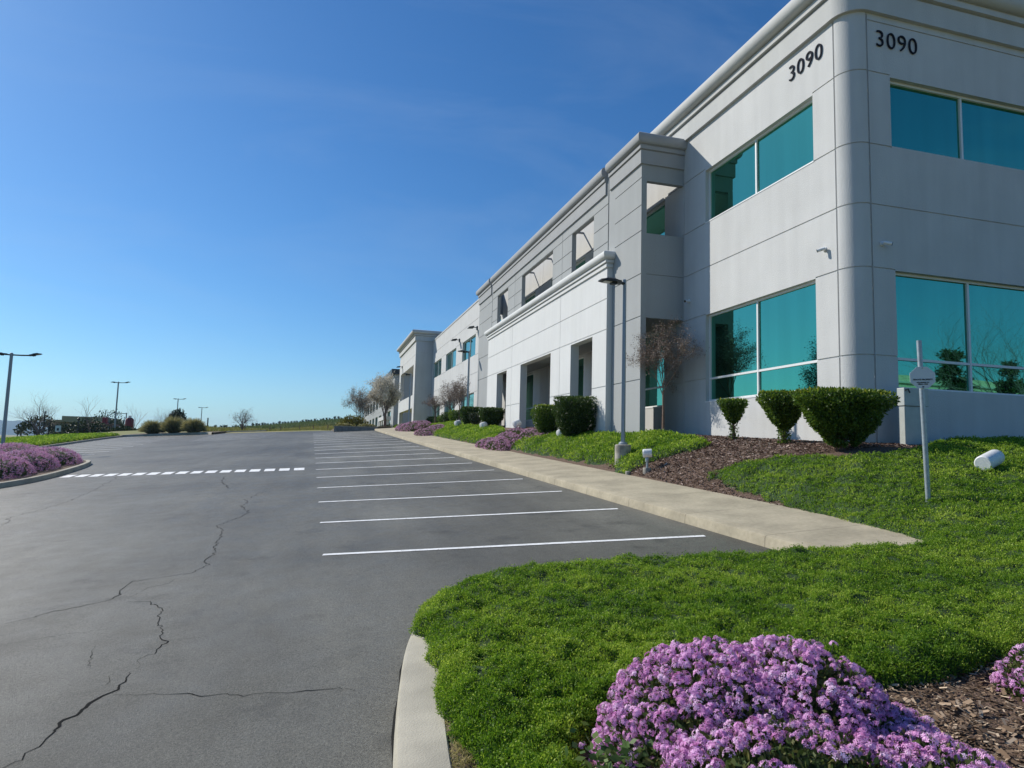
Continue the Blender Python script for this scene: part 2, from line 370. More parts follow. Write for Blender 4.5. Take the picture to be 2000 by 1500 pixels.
# ------------------------------------------------------------------ parking lot
def asphalt():
    m = bpy.data.materials.new('asphalt'); m.use_nodes = True; nt = m.node_tree; N = nt.nodes; L = nt.links
    b = N['Principled BSDF']; g = N.new('ShaderNodeNewGeometry')
    def noise(scale, det, vec=None, rough=.5):
        n = N.new('ShaderNodeTexNoise'); n.inputs['Scale'].default_value = scale; n.inputs['Detail'].default_value = det; n.inputs['Roughness'].default_value = rough
        L.new(vec if vec else g.outputs['Position'], n.inputs['Vector']); return n.outputs['Fac']
    def mul(a, k, off):
        q = N.new('ShaderNodeMath'); q.operation = 'MULTIPLY_ADD'; L.new(a, q.inputs[0]); q.inputs[1].default_value = k; q.inputs[2].default_value = off; return q.outputs[0]
    def prod(a, c):
        q = N.new('ShaderNodeMath'); q.operation = 'MULTIPLY'; L.new(a, q.inputs[0]); L.new(c, q.inputs[1]); return q.outputs[0]
    mp = N.new('ShaderNodeMapping'); mp.inputs['Scale'].default_value = (1.3, .22, 1); mp.inputs['Rotation'].default_value = (0, 0, .1); L.new(g.outputs['Position'], mp.inputs['Vector'])
    big = mul(noise(.22, 7), 1.9, .05); streak = mul(noise(1.1, 5, mp.outputs[0]), .8, .6); fine = mul(noise(62, 5, None, .9), 4.6, -1.3); mid = mul(noise(9, 6, None, .7), .5, .75)
    fc = N.new('ShaderNodeClamp'); L.new(fine, fc.inputs['Value']); fc.inputs['Min'].default_value = .35; fc.inputs['Max'].default_value = 2.2
    # oil drips and scuffs
    dr = N.new('ShaderNodeMapRange'); L.new(noise(1.35, 8, None, .62), dr.inputs['Value']); dr.inputs['From Min'].default_value = .58; dr.inputs['From Max'].default_value = .72; dr.inputs['To Min'].default_value = 1; dr.inputs['To Max'].default_value = .55
    v = prod(prod(prod(big, streak), prod(fc.outputs[0], mid)), dr.outputs[0])
    sx = N.new('ShaderNodeSeparateXYZ'); L.new(g.outputs['Position'], sx.inputs[0])
    # the parking bays are paler than the driving lane
    mr = N.new('ShaderNodeMapRange'); L.new(sx.outputs['X'], mr.inputs['Value']); mr.inputs['From Min'].default_value = -1.5; mr.inputs['From Max'].default_value = 1.2
    mr.inputs['To Min'].default_value = .092; mr.inputs['To Max'].default_value = .125; mr.interpolation_type = 'SMOOTHSTEP'
    v2 = prod(v, mr.outputs[0])
    cc = N.new('ShaderNodeCombineColor')
    L.new(v2, cc.inputs[0]); L.new(mul(v2, .97, 0), cc.inputs[1]); L.new(mul(v2, .80, 0), cc.inputs[2]); L.new(cc.outputs[0], b.inputs['Base Color'])
    L.new(mul(noise(2.5, 5), .3, .42), b.inputs['Roughness']); b.inputs['Specular IOR Level'].default_value = .3
    bp = N.new('ShaderNodeBump'); bp.inputs['Strength'].default_value = .7; bp.inputs['Distance'].default_value = .010; L.new(noise(110, 4, None, .75), bp.inputs['Height'])
    bp2 = N.new('ShaderNodeBump'); bp2.inputs['Strength'].default_value = .5; bp2.inputs['Distance'].default_value = .03; L.new(noise(2.2, 4), bp2.inputs['Height']); L.new(bp.outputs[0], bp2.inputs['Normal'])
    L.new(bp2.outputs[0], b.inputs['Normal'])
    return m
lotpoly = [(-30, -12), (8.2, -12), (8.2, 62), (4.3, 66), (4, 100), (-26, 112), (-30, 60)]
lot = sheet('parking_lot', lotpoly, 2.2, lambda x, y, e: lot_h(x, y), asphalt()); tag(lot, kind='structure')
lot_z = lambda x, y: lot_h(x, y)
def tri_h(x, y, dz): return lot_h(x, y)+dz
def stripe(p0, p1, w, name='parking_stripe', dz=.006):
    p0 = np.array(p0, float); p1 = np.array(p1, float); d = p1-p0; L_ = np.linalg.norm(d); d /= L_; s = np.array([-d[1], d[0]])*w/2; n = max(2, int(L_/.3)); mb = MB()
    for k in range(n+1):
        p = p0+d*L_*k/n
        for q in (1, -1):
            a = p+s*q*(1+random.uniform(-.06, .06)); mb.v.append((a[0], a[1], lot_h(a[0], a[1])+dz))
    for k in range(n): mb.f.append((2*k, 2*k+1, 2*k+3, 2*k+2))
    return mb.build(name, M['white_paint'], lot)
for i in range(19):
    y = 9.716+2.74*i; xl = .093-.0172*i*2.74; xr = 5.365-.0172*i*2.74
    stripe((xl, y), (min(xr, kerb_x(y)-.25), y-1.19), .105+.05*min(max(y-18, 0)/20, 1))
for i in range(14):
    y = 36.2+2.74*i; stripe((-11.9-.04*i, y), (-17.4-.14*i, y+1.1), .17)
for i in range(5): stripe((-4.5+.1*i, 54+2.74*i), (-9.6, 55.2+2.74*i), .11)
# speed hump chevrons
for k in range(17):
    t0 = k/17.; t1 = (k+.6)/17.; a = np.array([-8.6, 26.9]); b_ = np.array([-.35, 23.9]); d = (b_-a); nrm = np.array([-d[1], d[0]])/np.linalg.norm(d)
    q = [a+d*t0+nrm*.42+d*(-.022), a+d*t1+nrm*.42-d*.016, a+d*t1-nrm*.45+d*.022, a+d*t0-nrm*.45+d*.016]
    mb = MB(); mb.add([(p[0], p[1], lot_h(*p)+.006) for p in q], [(0, 1, 2, 3)]); mb.build('hump_marking', M['white_paint'], lot)
# cracks
crack_m = mat('dark_crack', (.03, .03, .029), 1., spec=0.)  # even dark colour of the crack ribbons and kerb gap
seal_m = mat('crack_wear', (.155, .155, .152), .85, noise=.3, nscale=6, bump=.5, bscale=110)
def crack(pts, w, wob=.05, wear=True):
    P = [np.array(on_ground(a, b, lot_h)[:2]) for a, b in pts]; Q = []
    for i in range(len(P)-1):
        n = max(2, int(np.linalg.norm(P[i+1]-P[i])/.045))
        for k in range(n): Q.append(P[i]+(P[i+1]-P[i])*k/n)
    Q = np.array(Q+[P[-1]]); N_ = len(Q); off = np.cumsum(rng.normal(0, .012, (N_, 2)), 0); off -= np.linspace(0, 1, N_)[:, None]*off[-1]
    k = max(3, N_//6); base = np.stack([np.interp(np.arange(N_), np.arange(0, N_, k), off[::k, c]) for c in (0, 1)], 1); Q = Q+(off-base)*1.6+rng.normal(0, .004, Q.shape)
    for (ww, m, dz, nm) in ((w, crack_m, .003, 'asphalt_crack'),):
        mb = MB()
        wv = ww*(.35+.9*np.abs(clump_noise(Q*9, 1., 3)-.2))*np.minimum(1, np.minimum(np.arange(N_), N_-1-np.arange(N_))/12.+.15)
        for i in range(N_):
            d = Q[min(i+1, N_-1)]-Q[max(i-1, 0)]; d /= max(np.linalg.norm(d), 1e-6); s = np.array([-d[1], d[0]])*wv[i]*.5
            for q in (1, -1): a = Q[i]+s*q; mb.v.append((a[0], a[1], lot_h(a[0], a[1])+dz))
        for i in range(N_-1): mb.f.append((2*i, 2*i+1, 2*i+3, 2*i+2))
        mb.build(nm, m, lot)
crack([(0, 1505), (43, 1483), (77, 1460), (100, 1433), (140, 1400), (180, 1373), (217, 1353), (247, 1327), (267, 1307)], .034)
crack([(267, 1307), (273, 1290), (303, 1277), (310, 1253), (325, 1227), (305, 1213), (317, 1193), (307, 1183), (283, 1178), (243, 1172)], .013)
crack([(0, 1220), (117, 1193), (207, 1172), (233, 1155), (260, 1137), (313, 1127), (360, 1123), (407, 1103), (405, 1090), (437, 1060), (448, 1045), (433, 1033), (437, 1025), (467, 1013), (487, 1001), (478, 985), (492, 965), (530, 958)], .014)
crack([(217, 1356), (300, 1356), (357, 1352), (400, 1358), (470, 1354), (533, 1353), (620, 1349), (720, 1345)], .011)
crack([(0, 1260), (80, 1247), (180, 1232), (237, 1223)], .009)
crack([(0, 1030), (30, 1010), (50, 1003), (120, 985), (180, 960), (230, 930)], .014)
crack([(310, 1255), (345, 1250), (415, 1243)], .008)
crack([(175, 1306), (178, 1285), (186, 1262)], .012)
crack([(240, 1172), (290, 1148), (330, 1140), (345, 1128)], .008)
crack([(205, 1340), (218, 1318)], .02)
crack([(450, 955), (432, 942), (440, 930)], .02)
# ------------------------------------------------------------------ sidewalk
def sidewalk_mat():
    m = mat('sidewalk_concrete', (.40, .35, .25), .9, noise=.14, nscale=1.6, bump=.25, bscale=120); nt = m.node_tree; N = nt.nodes; L = nt.links; b = N['Principled BSDF']
    src = b.inputs['Base Color'].links[0].from_socket
    g = N.new('ShaderNodeNewGeometry'); sx = N.new('ShaderNodeSeparateXYZ'); L.new(g.outputs['Position'], sx.inputs[0])
    a = N.new('ShaderNodeMath'); a.operation = 'PINGPONG'; L.new(sx.outputs['Y'], a.inputs[0]); a.inputs[1].default_value = .95
    c = N.new('ShaderNodeMath'); c.operation = 'LESS_THAN'; L.new(a.outputs[0], c.inputs[0]); c.inputs[1].default_value = .012
    n = N.new('ShaderNodeTexNoise'); n.inputs['Scale'].default_value = 16; n.inputs['Detail'].default_value = 7; L.new(g.outputs['Position'], n.inputs['Vector'])
    st = N.new('ShaderNodeMath'); st.operation = 'MULTIPLY_ADD'; L.new(n.outputs['Fac'], st.inputs[0]); st.inputs[1].default_value = .5; st.inputs[2].default_value = .75
    mm = N.new('ShaderNodeMath'); mm.operation = 'MULTIPLY_ADD'; L.new(c.outputs[0], mm.inputs[0]); mm.inputs[1].default_value = -.32; mm.inputs[2].default_value = 1
    pr = N.new('ShaderNodeMath'); pr.operation = 'MULTIPLY'; L.new(st.outputs[0], pr.inputs[0]); L.new(mm.outputs[0], pr.inputs[1])
    vm = N.new('ShaderNodeVectorMath'); vm.operation = 'SCALE'; L.new(src, vm.inputs[0]); L.new(pr.outputs[0], vm.inputs['Scale']); L.new(vm.outputs[0], b.inputs['Base Color'])
    return m
swm = sidewalk_mat()
def strip(name, yr, offs, m, zf, parent=None):
    """sweep a cross-section (offset from kerb_x, height above lot) along the kerb line"""
    mb = MB(); n = len(offs)
    for y in yr:
        for dx, dz in offs: x = kerb_x(y)+dx; mb.v.append((x, y, zf(x, y)+dz))
    for j in range(len(yr)-1):
        for i in range(n-1): mb.f.append((j*n+i, j*n+i+1, (j+1)*n+i+1, (j+1)*n+i))
    return mb.build(name, m, parent, smooth=True)
yr = np.arange(6.2, 64.4, .6)
sw = strip('sidewalk', yr, [(-.012, -.05), (0, .11), (.01, .138), (.03, .148), (.15, .15), (.153, .142), (.163, .142), (.166, .15), (SWW, .15), (SWW+.03, .0)], swm, lot_h); tag(sw, kind='structure')
kerb_joint = mat('kerb_joint', (.07, .06, .05), .95)
def off_line(line, dist, flip=1):
    P = [np.array(p) for p in line]; out = []
    for i, p in enumerate(P):
        d = P[min(i+1, len(P)-1)]-P[max(i-1, 0)]; d /= np.linalg.norm(d); out.append(tuple(p+np.array([d[1], -d[0]])*flip*dist))
    return out
# ------------------------------------------------------------------ planting island kerb (foreground)
isl = [(.26, -6), (.27, -2), (.29, 1), (.34, 2.6), (.43, 3.8), (.60, 5.0), (.75, 5.7), (.97, 6.3), (1.32, 6.75), (1.95, 6.98), (2.7, 6.98), (3.5, 6.78), (4.6, 6.52), (5.2, 6.42), (5.66, 6.5)]
islc = smooth_line(isl, 2, closed=False)
def kerb(name, line, w=.16, h=.14, parent=None, flip=1, m=None):
    P = [np.array(p) for p in line]; mb = MB(); prof = [(-.015, -.05), (0, h*.75), (.012, h*.95), (.035, h), (w-.01, h), (w, h-.01), (w, -.03)]
    for i, p in enumerate(P):
        d = P[min(i+1, len(P)-1)]-P[max(i-1, 0)]; d /= np.linalg.norm(d); s = np.array([d[1], -d[0]])*flip
        for o_, z in prof: q = p+s*o_; mb.v.append((q[0], q[1], lot_h(q[0], q[1])+z))
    n = len(prof)
    for j in range(len(P)-1):
        for i in range(n-1): mb.f.append((j*n+i, j*n+i+1, (j+1)*n+i+1, (j+1)*n+i))
    o = mb.build(name, m or M['concrete'], parent, smooth=True)
    return o
islc = off_line(islc, .03); kb = kerb('kerb', islc, .29); tag(kb, kind='structure')
# dark strip in the gap along the kerb
gl = off_line(islc, -.02); mb = MB()
for i, (p, q) in enumerate(zip(gl, islc)):
    for a in ((p[0]-.01*math.sin(i*1.7), p[1]), (q[0]+.01, q[1])): mb.v.append((a[0], a[1], lot_h(*a)+.006))
for i in range(len(gl)-1): mb.f.append((2*i, 2*i+1, 2*i+3, 2*i+2))
mb.build('gutter_gap', crack_m, kb)
for yj in (5.75, 3.1, .6):
    i_ = min(range(len(islc)), key=lambda i: abs(islc[i][1]-yj)); p_, q_ = np.array(islc[i_]), np.array(islc[i_+1]); d_ = (q_-p_)/np.linalg.norm(q_-p_); s_ = np.array([d_[1], -d_[0]]); jb = MB(); pts_ = []
    for a_, h_ in ((-.018, .02), (-.004, .12), (.03, .1425), (.285, .1425)):
        for e_ in (-.006, .006): r_ = p_+s_*a_+d_*e_; pts_.append((r_[0], r_[1], lot_h(*p_)+h_))
    jb.add(pts_, [(0, 1, 3, 2), (2, 3, 5, 4), (4, 5, 7, 6)]); jb.build('kerb_joint', kerb_joint, kb)
# ------------------------------------------------------------------ soil beds
inner = off_line(islc, .28)
bed = [p for p in inner if p[0] < 5.5]
bedpoly = bed+[(5.75, 6.28), (kerb_x(6.3)+SWW-.01, 6.35)]+[(kerb_x(y)+SWW-.01, y) for y in np.arange(8, 63, 3)]+[(10.6, 63), (10.6, 11.3), (30, 11.3), (30, -6)]
def soil_n(x, y, e=1): return soil(x, y)+.012*math.sin(x*7+math.sin(y*5))*min(e*4, 1)
bedo = sheet('planting_bed', bedpoly, .42, lambda x, y, e: soil_n(x, y, e)-.02*(e < .02), M['mulch'], skirt=.25); tag(bedo, kind='structure')
# ------------------------------------------------------------------ ground cover mats
def mat_profile(P, ed, T, w): # height of the mat over the soil
    t = np.clip(ed/w, 0, 1); return T*np.sqrt(np.clip(1-(1-t)**2, 0, 1))
def cover(name, poly, T, label, cat, dens, leafm, basem, blen, bw, wob=.06, step=.16, rim=.22, lump=.05, seed=1, spread=.75, kind='stuff', upb=1.0, leafy=.7):
    poly = densify(smooth_line(poly, 1), .15)
    poly = [(x+random.uniform(-wob, wob), y+random.uniform(-wob, wob)) for x, y in poly]
    def hh(P, ed):
        nz = clump_noise(P, 9, seed)*.6+clump_noise(P, 24, seed+1)*.4
        return hvec(soil, P)+mat_profile(P, ed, T, rim)+(nz-.5)*lump*2*np.clip(ed/rim, 0, 1)+.01
    o = sheet(name, poly, step, lambda x, y, e: float(hh(np.array([[x, y]]), np.array([e]))[0])-.03, basem, skirt=.12)
    tag(o, label, cat, kind=kind)
    P = scatter(poly, dens); d = np.linalg.norm(P, axis=1); ed = edge_dist(poly, P); n = len(P)
    z = hh(P, ed); keep = rng.random(n) < .35+.65*clump_noise(P, 30, seed+2)*1.5
    P, d, z, ed = P[keep], d[keep], z[keep], ed[keep]; n = len(P)
    cen = np.column_stack([P, z-.025]); g_ = np.clip(d/8., .85, 2.6)
    V, F, r = blades(cen, np.array([[0, 0, upb]]).repeat(n, 0), blen*rng.uniform(.5, 1.25, n)*np.sqrt(g_), bw*rng.uniform(.6, 1.3, n)*g_,
                     np.clip(.42*rng.random(n)+.62*clump_noise(P, 3.1, seed+5)*(.6+.8*clump_noise(P, 13., seed+6))+.1*rng.normal(0, 1, n), 0, 1), spread)
    arrays_obj('foliage', V, F, leafm, o, r)
    if leafy:
        k = rng.random(n) < leafy; c2 = cen[k]+rng.normal(0, .012, (k.sum(), 3))+np.array([0, 0, blen*.45]); V, F, r2 = leaf_quads(c2, np.tile([0, 0, .45], (len(c2), 1)), blen*.42*rng.uniform(.6, 1.4, len(c2))*g_[k], .55, np.clip(r[k]+rng.normal(.05, .22, len(c2)), 0, 1), .8)
        arrays_obj('leaflets', V, F, leafm, o, r2)
    return o
dn = lambda a, k=1.: np.clip(11500*k*(5./np.maximum(a, 3.))**2, 420*k, 17000*k)
G1 = pxpoly([(926, 1500), (872, 1400), (838, 1300)])+[(.86, 5.15)]+[(.80, 5.75), (.98, 6.28), (1.34, 6.76), (1.98, 7.0), (2.7, 7.0), (3.5, 6.8), (4.6, 6.55), (5.6, 6.36), (6.3, 6.15), (6.8, 6.2), (7.05, 6.6)]
G1 += [(7.15, 7.2), (7.26, 8.5), (7.4, 9.9), (7.55, 11.2), (7.6, 12.2)]
G1 += pxpoly([(1400, 928), (1470, 909), (1570, 896), (1660, 904), (1760, 897), (1820, 884)])
G1 += [(11.6, 10.5), (14, 11.0), (24, 11.0), (24, 2.2), (9, 2.2), (6.4, 2.9)]
G1 += pxpoly([(2010, 1275), (1900, 1322), (1750, 1352), (1600, 1340), (1500, 1335)])+[(2.6, 3.9), (1.75, 3.75), (1.35, 3.35), (1.25, 2.6), (.95, 2.4)]
cover('ground_cover', G1, .15, 'bright green low ground cover mat curving round the kerb corner and up to the rounded building corner', 'ground cover', lambda a: dn(a, 1.6), M['leaf_cover'], M['cover_base'], .04, .010, seed=3, lump=.10, step=.12, spread=1.1)
LA = pxpoly([(985, 874), (1040, 886), (1110, 898), (1170, 909), (1192, 908), (1203, 900)])+[(7.4, 16.6)]+pxpoly([(1206, 926), (1228, 924), (1262, 907), (1300, 895), (1385, 876), (1378, 866), (1330, 858)])+[(9.6, 17.4), (8.95, 18.2), (8.75, 21), (8.7, 24.3), (8.55, 25.2)]+pxpoly([(1010, 870)])
cover('ground_cover', LA, .16, 'raised green ground cover mound behind the nearest lamp post, running up to the grey entrance screen', 'ground cover', lambda a: dn(a, 1.5), M['leaf_cover'], M['cover_base'], .055, .009, seed=11, step=.3, lump=.05)
LC = [(kerb_x(26)+SWW+.05, 26.6), (7.5, 28.8), (8.3, 30.2), (8.55, 33.5), (8.45, 37), (8.7, 40), (9.4, 43), (9.4, 47.5), (7.9, 46), (kerb_x(45)+SWW+.05, 44.5), (kerb_x(38)+SWW+.05, 38), (kerb_x(32)+SWW+.05, 32)]
cover('ground_cover', LC, .16, 'green ground cover strip along the sidewalk beneath the second lamp post from the camera', 'ground cover', lambda a: dn(a, 1.6), M['leaf_cover'], M['cover_base'], .06, .010, seed=17, step=.5, lump=.05)
LD = [(kerb_x(49)+SWW+.1, 49.5), (8.6, 48.6), (9.3, 50), (9.0, 52), (kerb_x(52)+SWW+.1, 52.3)]
cover('ground_cover', LD, .14, 'small green ground cover patch between the two farthest lilac flower beds by the wall', 'ground cover', lambda a: dn(a, 1.6), M['leaf_cover'], M['cover_base'], .06, .010, seed=19, step=.5)
LE = [(kerb_x(58)+SWW+.1, 57), (9.5, 56.5), (9.8, 63), (kerb_x(63)+SWW+.1, 63)]
cover('ground_cover', LE, .2, 'farthest green ground cover patch at the end of the sidewalk', 'ground cover', lambda a: dn(a, 1.6), M['leaf_cover'], M['cover_base'], .07, .012, seed=23, step=.6)
# dry yellow fringe between kerb and ground cover
df = off_line(islc, .285)[3:22]; df2 = off_line(islc, .42)[3:22]
dpoly = [p for p in df if 1.5 < p[1] < 6.4]+[p for p in df2 if 1.5 < p[1] < 6.4][::-1]
cover('dry_grass_fringe', dpoly, .03, 'dry straw-yellow fringe of dead ground cover along the curved kerb', 'dry grass', lambda a: np.clip(15000*(4./np.maximum(a, 2))**2, 2000, 22000), M['fringe'], M['dirt'], .03, .007, wob=.015, step=.08, rim=.08, lump=.015, seed=29, spread=1.2, leafy=0)
# bark chips over the mulch
def chips(name, poly, dens, size, label, m=M['chip']):
    P = scatter(poly, dens); n = len(P); z = hvec(soil, P)+.016+rng.random(n)*.012; d = np.linalg.norm(P, axis=1)
    a = rng.uniform(0, 2*PI, n); tl = rng.normal(0, .28, n); ax = np.column_stack([np.cos(a), np.sin(a), tl]); s = norm(np.cross(ax, np.column_stack([rng.normal(0, .35, n), rng.normal(0, .35, n), np.ones(n)])))
    L = (size*np.clip(rng.lognormal(0, .5, n), .3, 2.4)*np.clip(d/10, 1, 1.6))[:, None]; W = L*rng.uniform(.2, .5, n)[:, None]; c = np.column_stack([P, z])
    V = np.stack([c-ax*L*.5-s*W*.4, c-ax*L*.4+s*W*.5, c+ax*L*.5+s*W*.35, c+ax*L*.45-s*W*.5], 1).reshape(-1, 3)
    o = arrays_obj(name, V, np.arange(4*n).reshape(n, 4), m, None, rng.random(n)); tag(o, label, 'bark mulch', kind='stuff'); return o
Mb = [(kerb_x(14)+SWW+.03, 16.2), (7.3, 7.0), (7.5, 9), (8.0, 11.8), (9.5, 10.2), (11.6, 10.3), (12.6, 11.1), (10.42, 11.3), (10.42, 17.8), (9.4, 17.6)]
chips('bark_chips', Mb, lambda a: np.clip(1500*(12./np.maximum(a, 3))**2, 1500, 5200), .024, 'reddish brown bark mulch spread under the three clipped topiary shrubs')
Mf = [(6.6, 2.2), (6.4, 3.0)]+pxpoly([(2010, 1262), (1900, 1300), (1750, 1335), (1500, 1330)])+[(2.4, 3.7), (1.2, 3.3), (1.0, 2.0), (3.2, 1.2), (6, 1.2)]
Mf = [(1.0, 2.0), (1.1, 3.4), (2.4, 3.95), (3.6, 3.75), (5.2, 3.6), (6.9, 3.2), (7.2, 1.2), (3, .9)]
chips('bark_chips', Mf, lambda a: np.clip(3600*(4./np.maximum(a, 2))**2, 1300, 6000), .027, 'coarse grey-brown wood chip mulch beside the large lilac flower bush in the foreground',
      leaf_mat('weathered_wood_chips', [(.065, .042, .026), (.16, .105, .065), (.30, .205, .13), (.56, .44, .31)], 0, .85))
# ------------------------------------------------------------------ flowering mounds
def flower_head(k, r, seed):
    """ball-topped cluster of little five-petal flowers: arrays of petal quads"""
    q = np.random.default_rng(seed); V = []
    for i in range(k):
        u = q.uniform(.05, 1); ph = q.uniform(0, 2*PI); st = math.sqrt(1-u*u); nrm = np.array([st*math.cos(ph), st*math.sin(ph), u*.9]); nrm /= np.linalg.norm(nrm)
        c = nrm*r*q.uniform(.8, 1.05); t1 = norm(np.cross(nrm, q.normal(0, 1, 3))); t2 = np.cross(nrm, t1); pr = r*q.uniform(.34, .44)
        for p in range(4):
            a = p*PI/2+.4; d = t1*math.cos(a)+t2*math.sin(a); e = -t1*math.sin(a)+t2*math.cos(a)
            V += [c, c+(d+e*.45)*pr*.6+nrm*pr*.1, c+d*pr+nrm*pr*.05, c+(d-e*.45)*pr*.6+nrm*pr*.1]
    return np.array(V)
def flower_bush(name, label, blobs, nheads, hr, nleaf, group=None, petalm=None, leafm=None, lsize=.03, k=22, stuff_cat='flowering shrub', cover_=.8, seed=1, base=soil, sprigs=0):
    """blobs: (x, y, rx, ry, h) half ellipsoids sitting on the soil"""
    petalm = petalm or M['petal']; leafm = leafm or M['leaf_under']; r_ = np.random.default_rng(seed)
    cx = np.mean([b[0] for b in blobs]); cy = np.mean([b[1] for b in blobs]); cz = base(cx, cy)
    root = empty(name, (cx, cy, cz), label, stuff_cat, group); off = np.array([cx, cy, cz])
    area = np.array([b[2]*b[3]+b[4]*(b[2]+b[3])*.5 for b in blobs]); pr = area/area.sum()
    def surf(n, lo=1., hi=1.):
        out = []; nr = []
        while len(out) < n:
            i = r_.choice(len(blobs), p=pr); x, y, rx, ry, h = blobs[i]; v = r_.normal(0, 1, 3); v /= np.linalg.norm(v); v[2] = abs(v[2]); rr = r_.uniform(lo, hi)
            p = np.array([x+v[0]*rx*rr, y+v[1]*ry*rr, 0]); pz = v[2]*h*rr
            ok = True
            for j, b in enumerate(blobs):
                if j != i and ((p[0]-b[0])/b[2])**2+((p[1]-b[1])/b[3])**2+(pz/b[4])**2 < .8*lo: ok = False; break
            if not ok: continue
            p[2] = base(p[0], p[1])+pz; q = v/np.array([rx, ry, h]); out.append(p); nr.append(q/np.linalg.norm(q))
        return np.array(out), np.array(nr)
    # soil-hugging core so that the mound is not see-through
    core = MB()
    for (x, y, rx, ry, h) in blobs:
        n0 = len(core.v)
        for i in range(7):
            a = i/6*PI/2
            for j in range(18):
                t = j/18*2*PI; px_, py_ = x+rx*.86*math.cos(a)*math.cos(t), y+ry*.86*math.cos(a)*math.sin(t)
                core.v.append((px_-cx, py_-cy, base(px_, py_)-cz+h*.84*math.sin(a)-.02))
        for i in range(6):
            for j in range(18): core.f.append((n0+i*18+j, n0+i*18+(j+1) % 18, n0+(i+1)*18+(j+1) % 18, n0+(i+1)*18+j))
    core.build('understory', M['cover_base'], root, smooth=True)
    L, N_ = surf(nleaf, .84, 1.03); n = len(L)
    V, F, r = leaf_quads(L-off, N_+np.array([0, 0, .2]), lsize*r_.uniform(.6, 1.4, n), .55, r_.random(n), .8)
    arrays_obj('foliage', V, F, leafm, root, r)
    H, N_ = surf(nheads, .98, 1.07)
    dens = clump_noise(H, 7., seed)+.35*clump_noise(H, 19., seed+3)
    H, N_ = H[dens > np.quantile(dens, 1-cover_)], N_[dens > np.quantile(dens, 1-cover_)]
    if sprigs:
        Hs, Ns = surf(sprigs, 1.05, 1.18); 
        for p, q in zip(Hs, Ns): MB().tube([p-off-q*.13-np.array([0, 0, .1]), p-off], .0025, 4).build('sprig', M['leaf_under'], root)
        H = np.concatenate([H, Hs]); N_ = np.concatenate([N_, Ns])
    protos = [flower_head(k, 1., s) for s in range(6)]; VV = []; RR = []
    for p, q in zip(H, N_):
        z = q*.7+np.array([0, 0, .5])+r_.normal(0, .25, 3); z /= np.linalg.norm(z); x_ = np.cross(z, r_.normal(0, 1, 3)); x_ /= np.linalg.norm(x_); y_ = np.cross(z, x_)
        pv = protos[r_.integers(6)]; s = hr*r_.uniform(.65, 1.2); VV.append((pv[:, :1]*x_+pv[:, 1:2]*y_+pv[:, 2:]*z*1.0)*s+p-off); RR.append(np.clip(r_.normal(.5, .18)+r_.normal(0, .12, len(pv)//4), 0, 1))
    V = np.concatenate(VV); F = np.arange(len(V)).reshape(-1, 4); o = arrays_obj('blossoms', V, F, petalm, root, np.concatenate(RR)); tag(o, kind='stuff')
    return root
flower_bush('flowering_shrub', 'large mounded bush of lilac-pink flower heads in the foreground, beside the wood chip mulch', [(1.98, 3.14, .55, .58, .54), (2.38, 3.02, .5, .56, .54), (2.73, 2.84, .34, .42, .27), (1.95, 2.5, .6, .6, .42), (2.5, 2.4, .5, .5, .32)],
            3600, .026, 24000, None, lsize=.03, k=20, seed=5, sprigs=26, cover_=.84)
flower_bush('flowering_shrub', 'lilac flower bush just showing at the right edge of the frame beyond the wood chips', [(4.32, 3.05, .31, .32, .28)], 220, .026, 2600, None, k=18, seed=8, cover_=.8)
FG = 'low lilac flower beds along the sidewalk'
def gp(px, py): q = on_ground(px, py); return q[0], q[1]
def fbl(L): return [(*gp(px, py), rx, ry, h) for px, py, rx, ry, h in L]
flower_bush('flower_bed', 'wide pink-lilac flower bed below the white entrance wall, with a spotlight standing in it', fbl([(952, 874, .4, 1.3, .34), (972, 877, .45, 1.4, .38), (985, 868, .5, 1.5, .4), (1003, 858, .5, 1.3, .4), (1035, 856, .5, 1.2, .32), (1060, 855, .35, .9, .22)]), 3600, .04, 16000, FG, M['petal_far'], k=7, seed=9, lsize=.05, cover_=.88)
flower_bush('flower_bed', 'small pink-lilac flower bed beyond the second lamp post, in front of the hedge row', fbl([(826, 850, .5, 1.6, .35), (840, 846, .6, 1.8, .38), (853, 842, .5, 1.6, .35)]), 1700, .05, 6000, FG, M['petal_far'], k=6, seed=10, lsize=.06, cover_=.88)
flower_bush('flower_bed', 'farthest pink-lilac flower bed at the foot of the third lamp post from the camera', fbl([(788, 841, .6, 1.8, .5), (803, 840, .9, 2., .6), (820, 836, .8, 2., .5)]), 2000, .055, 7000, FG, M['petal_far'], k=6, seed=11, lsize=.06, cover_=.9)
# leafy weed at the bush's left foot
cen = np.column_stack([rng.normal(1.42, .1, 260), rng.normal(2.95, .13, 260), rng.uniform(.08, .3, 260)])
V, F, r = leaf_quads(cen, np.column_stack([rng.normal(0, 1, (260, 2)), rng.uniform(.1, .6, 260)]), rng.uniform(.035, .07, 260), .6, rng.random(260)); wd = arrays_obj('weed', V, F, leaf_mat('weed_leaves', [(.05, .11, .03), (.11, .19, .05), (.18, .24, .06)], .3), None, r)
tag(wd, 'small leafy green weed at the left foot of the large foreground flower bush', 'weed', kind='stuff')
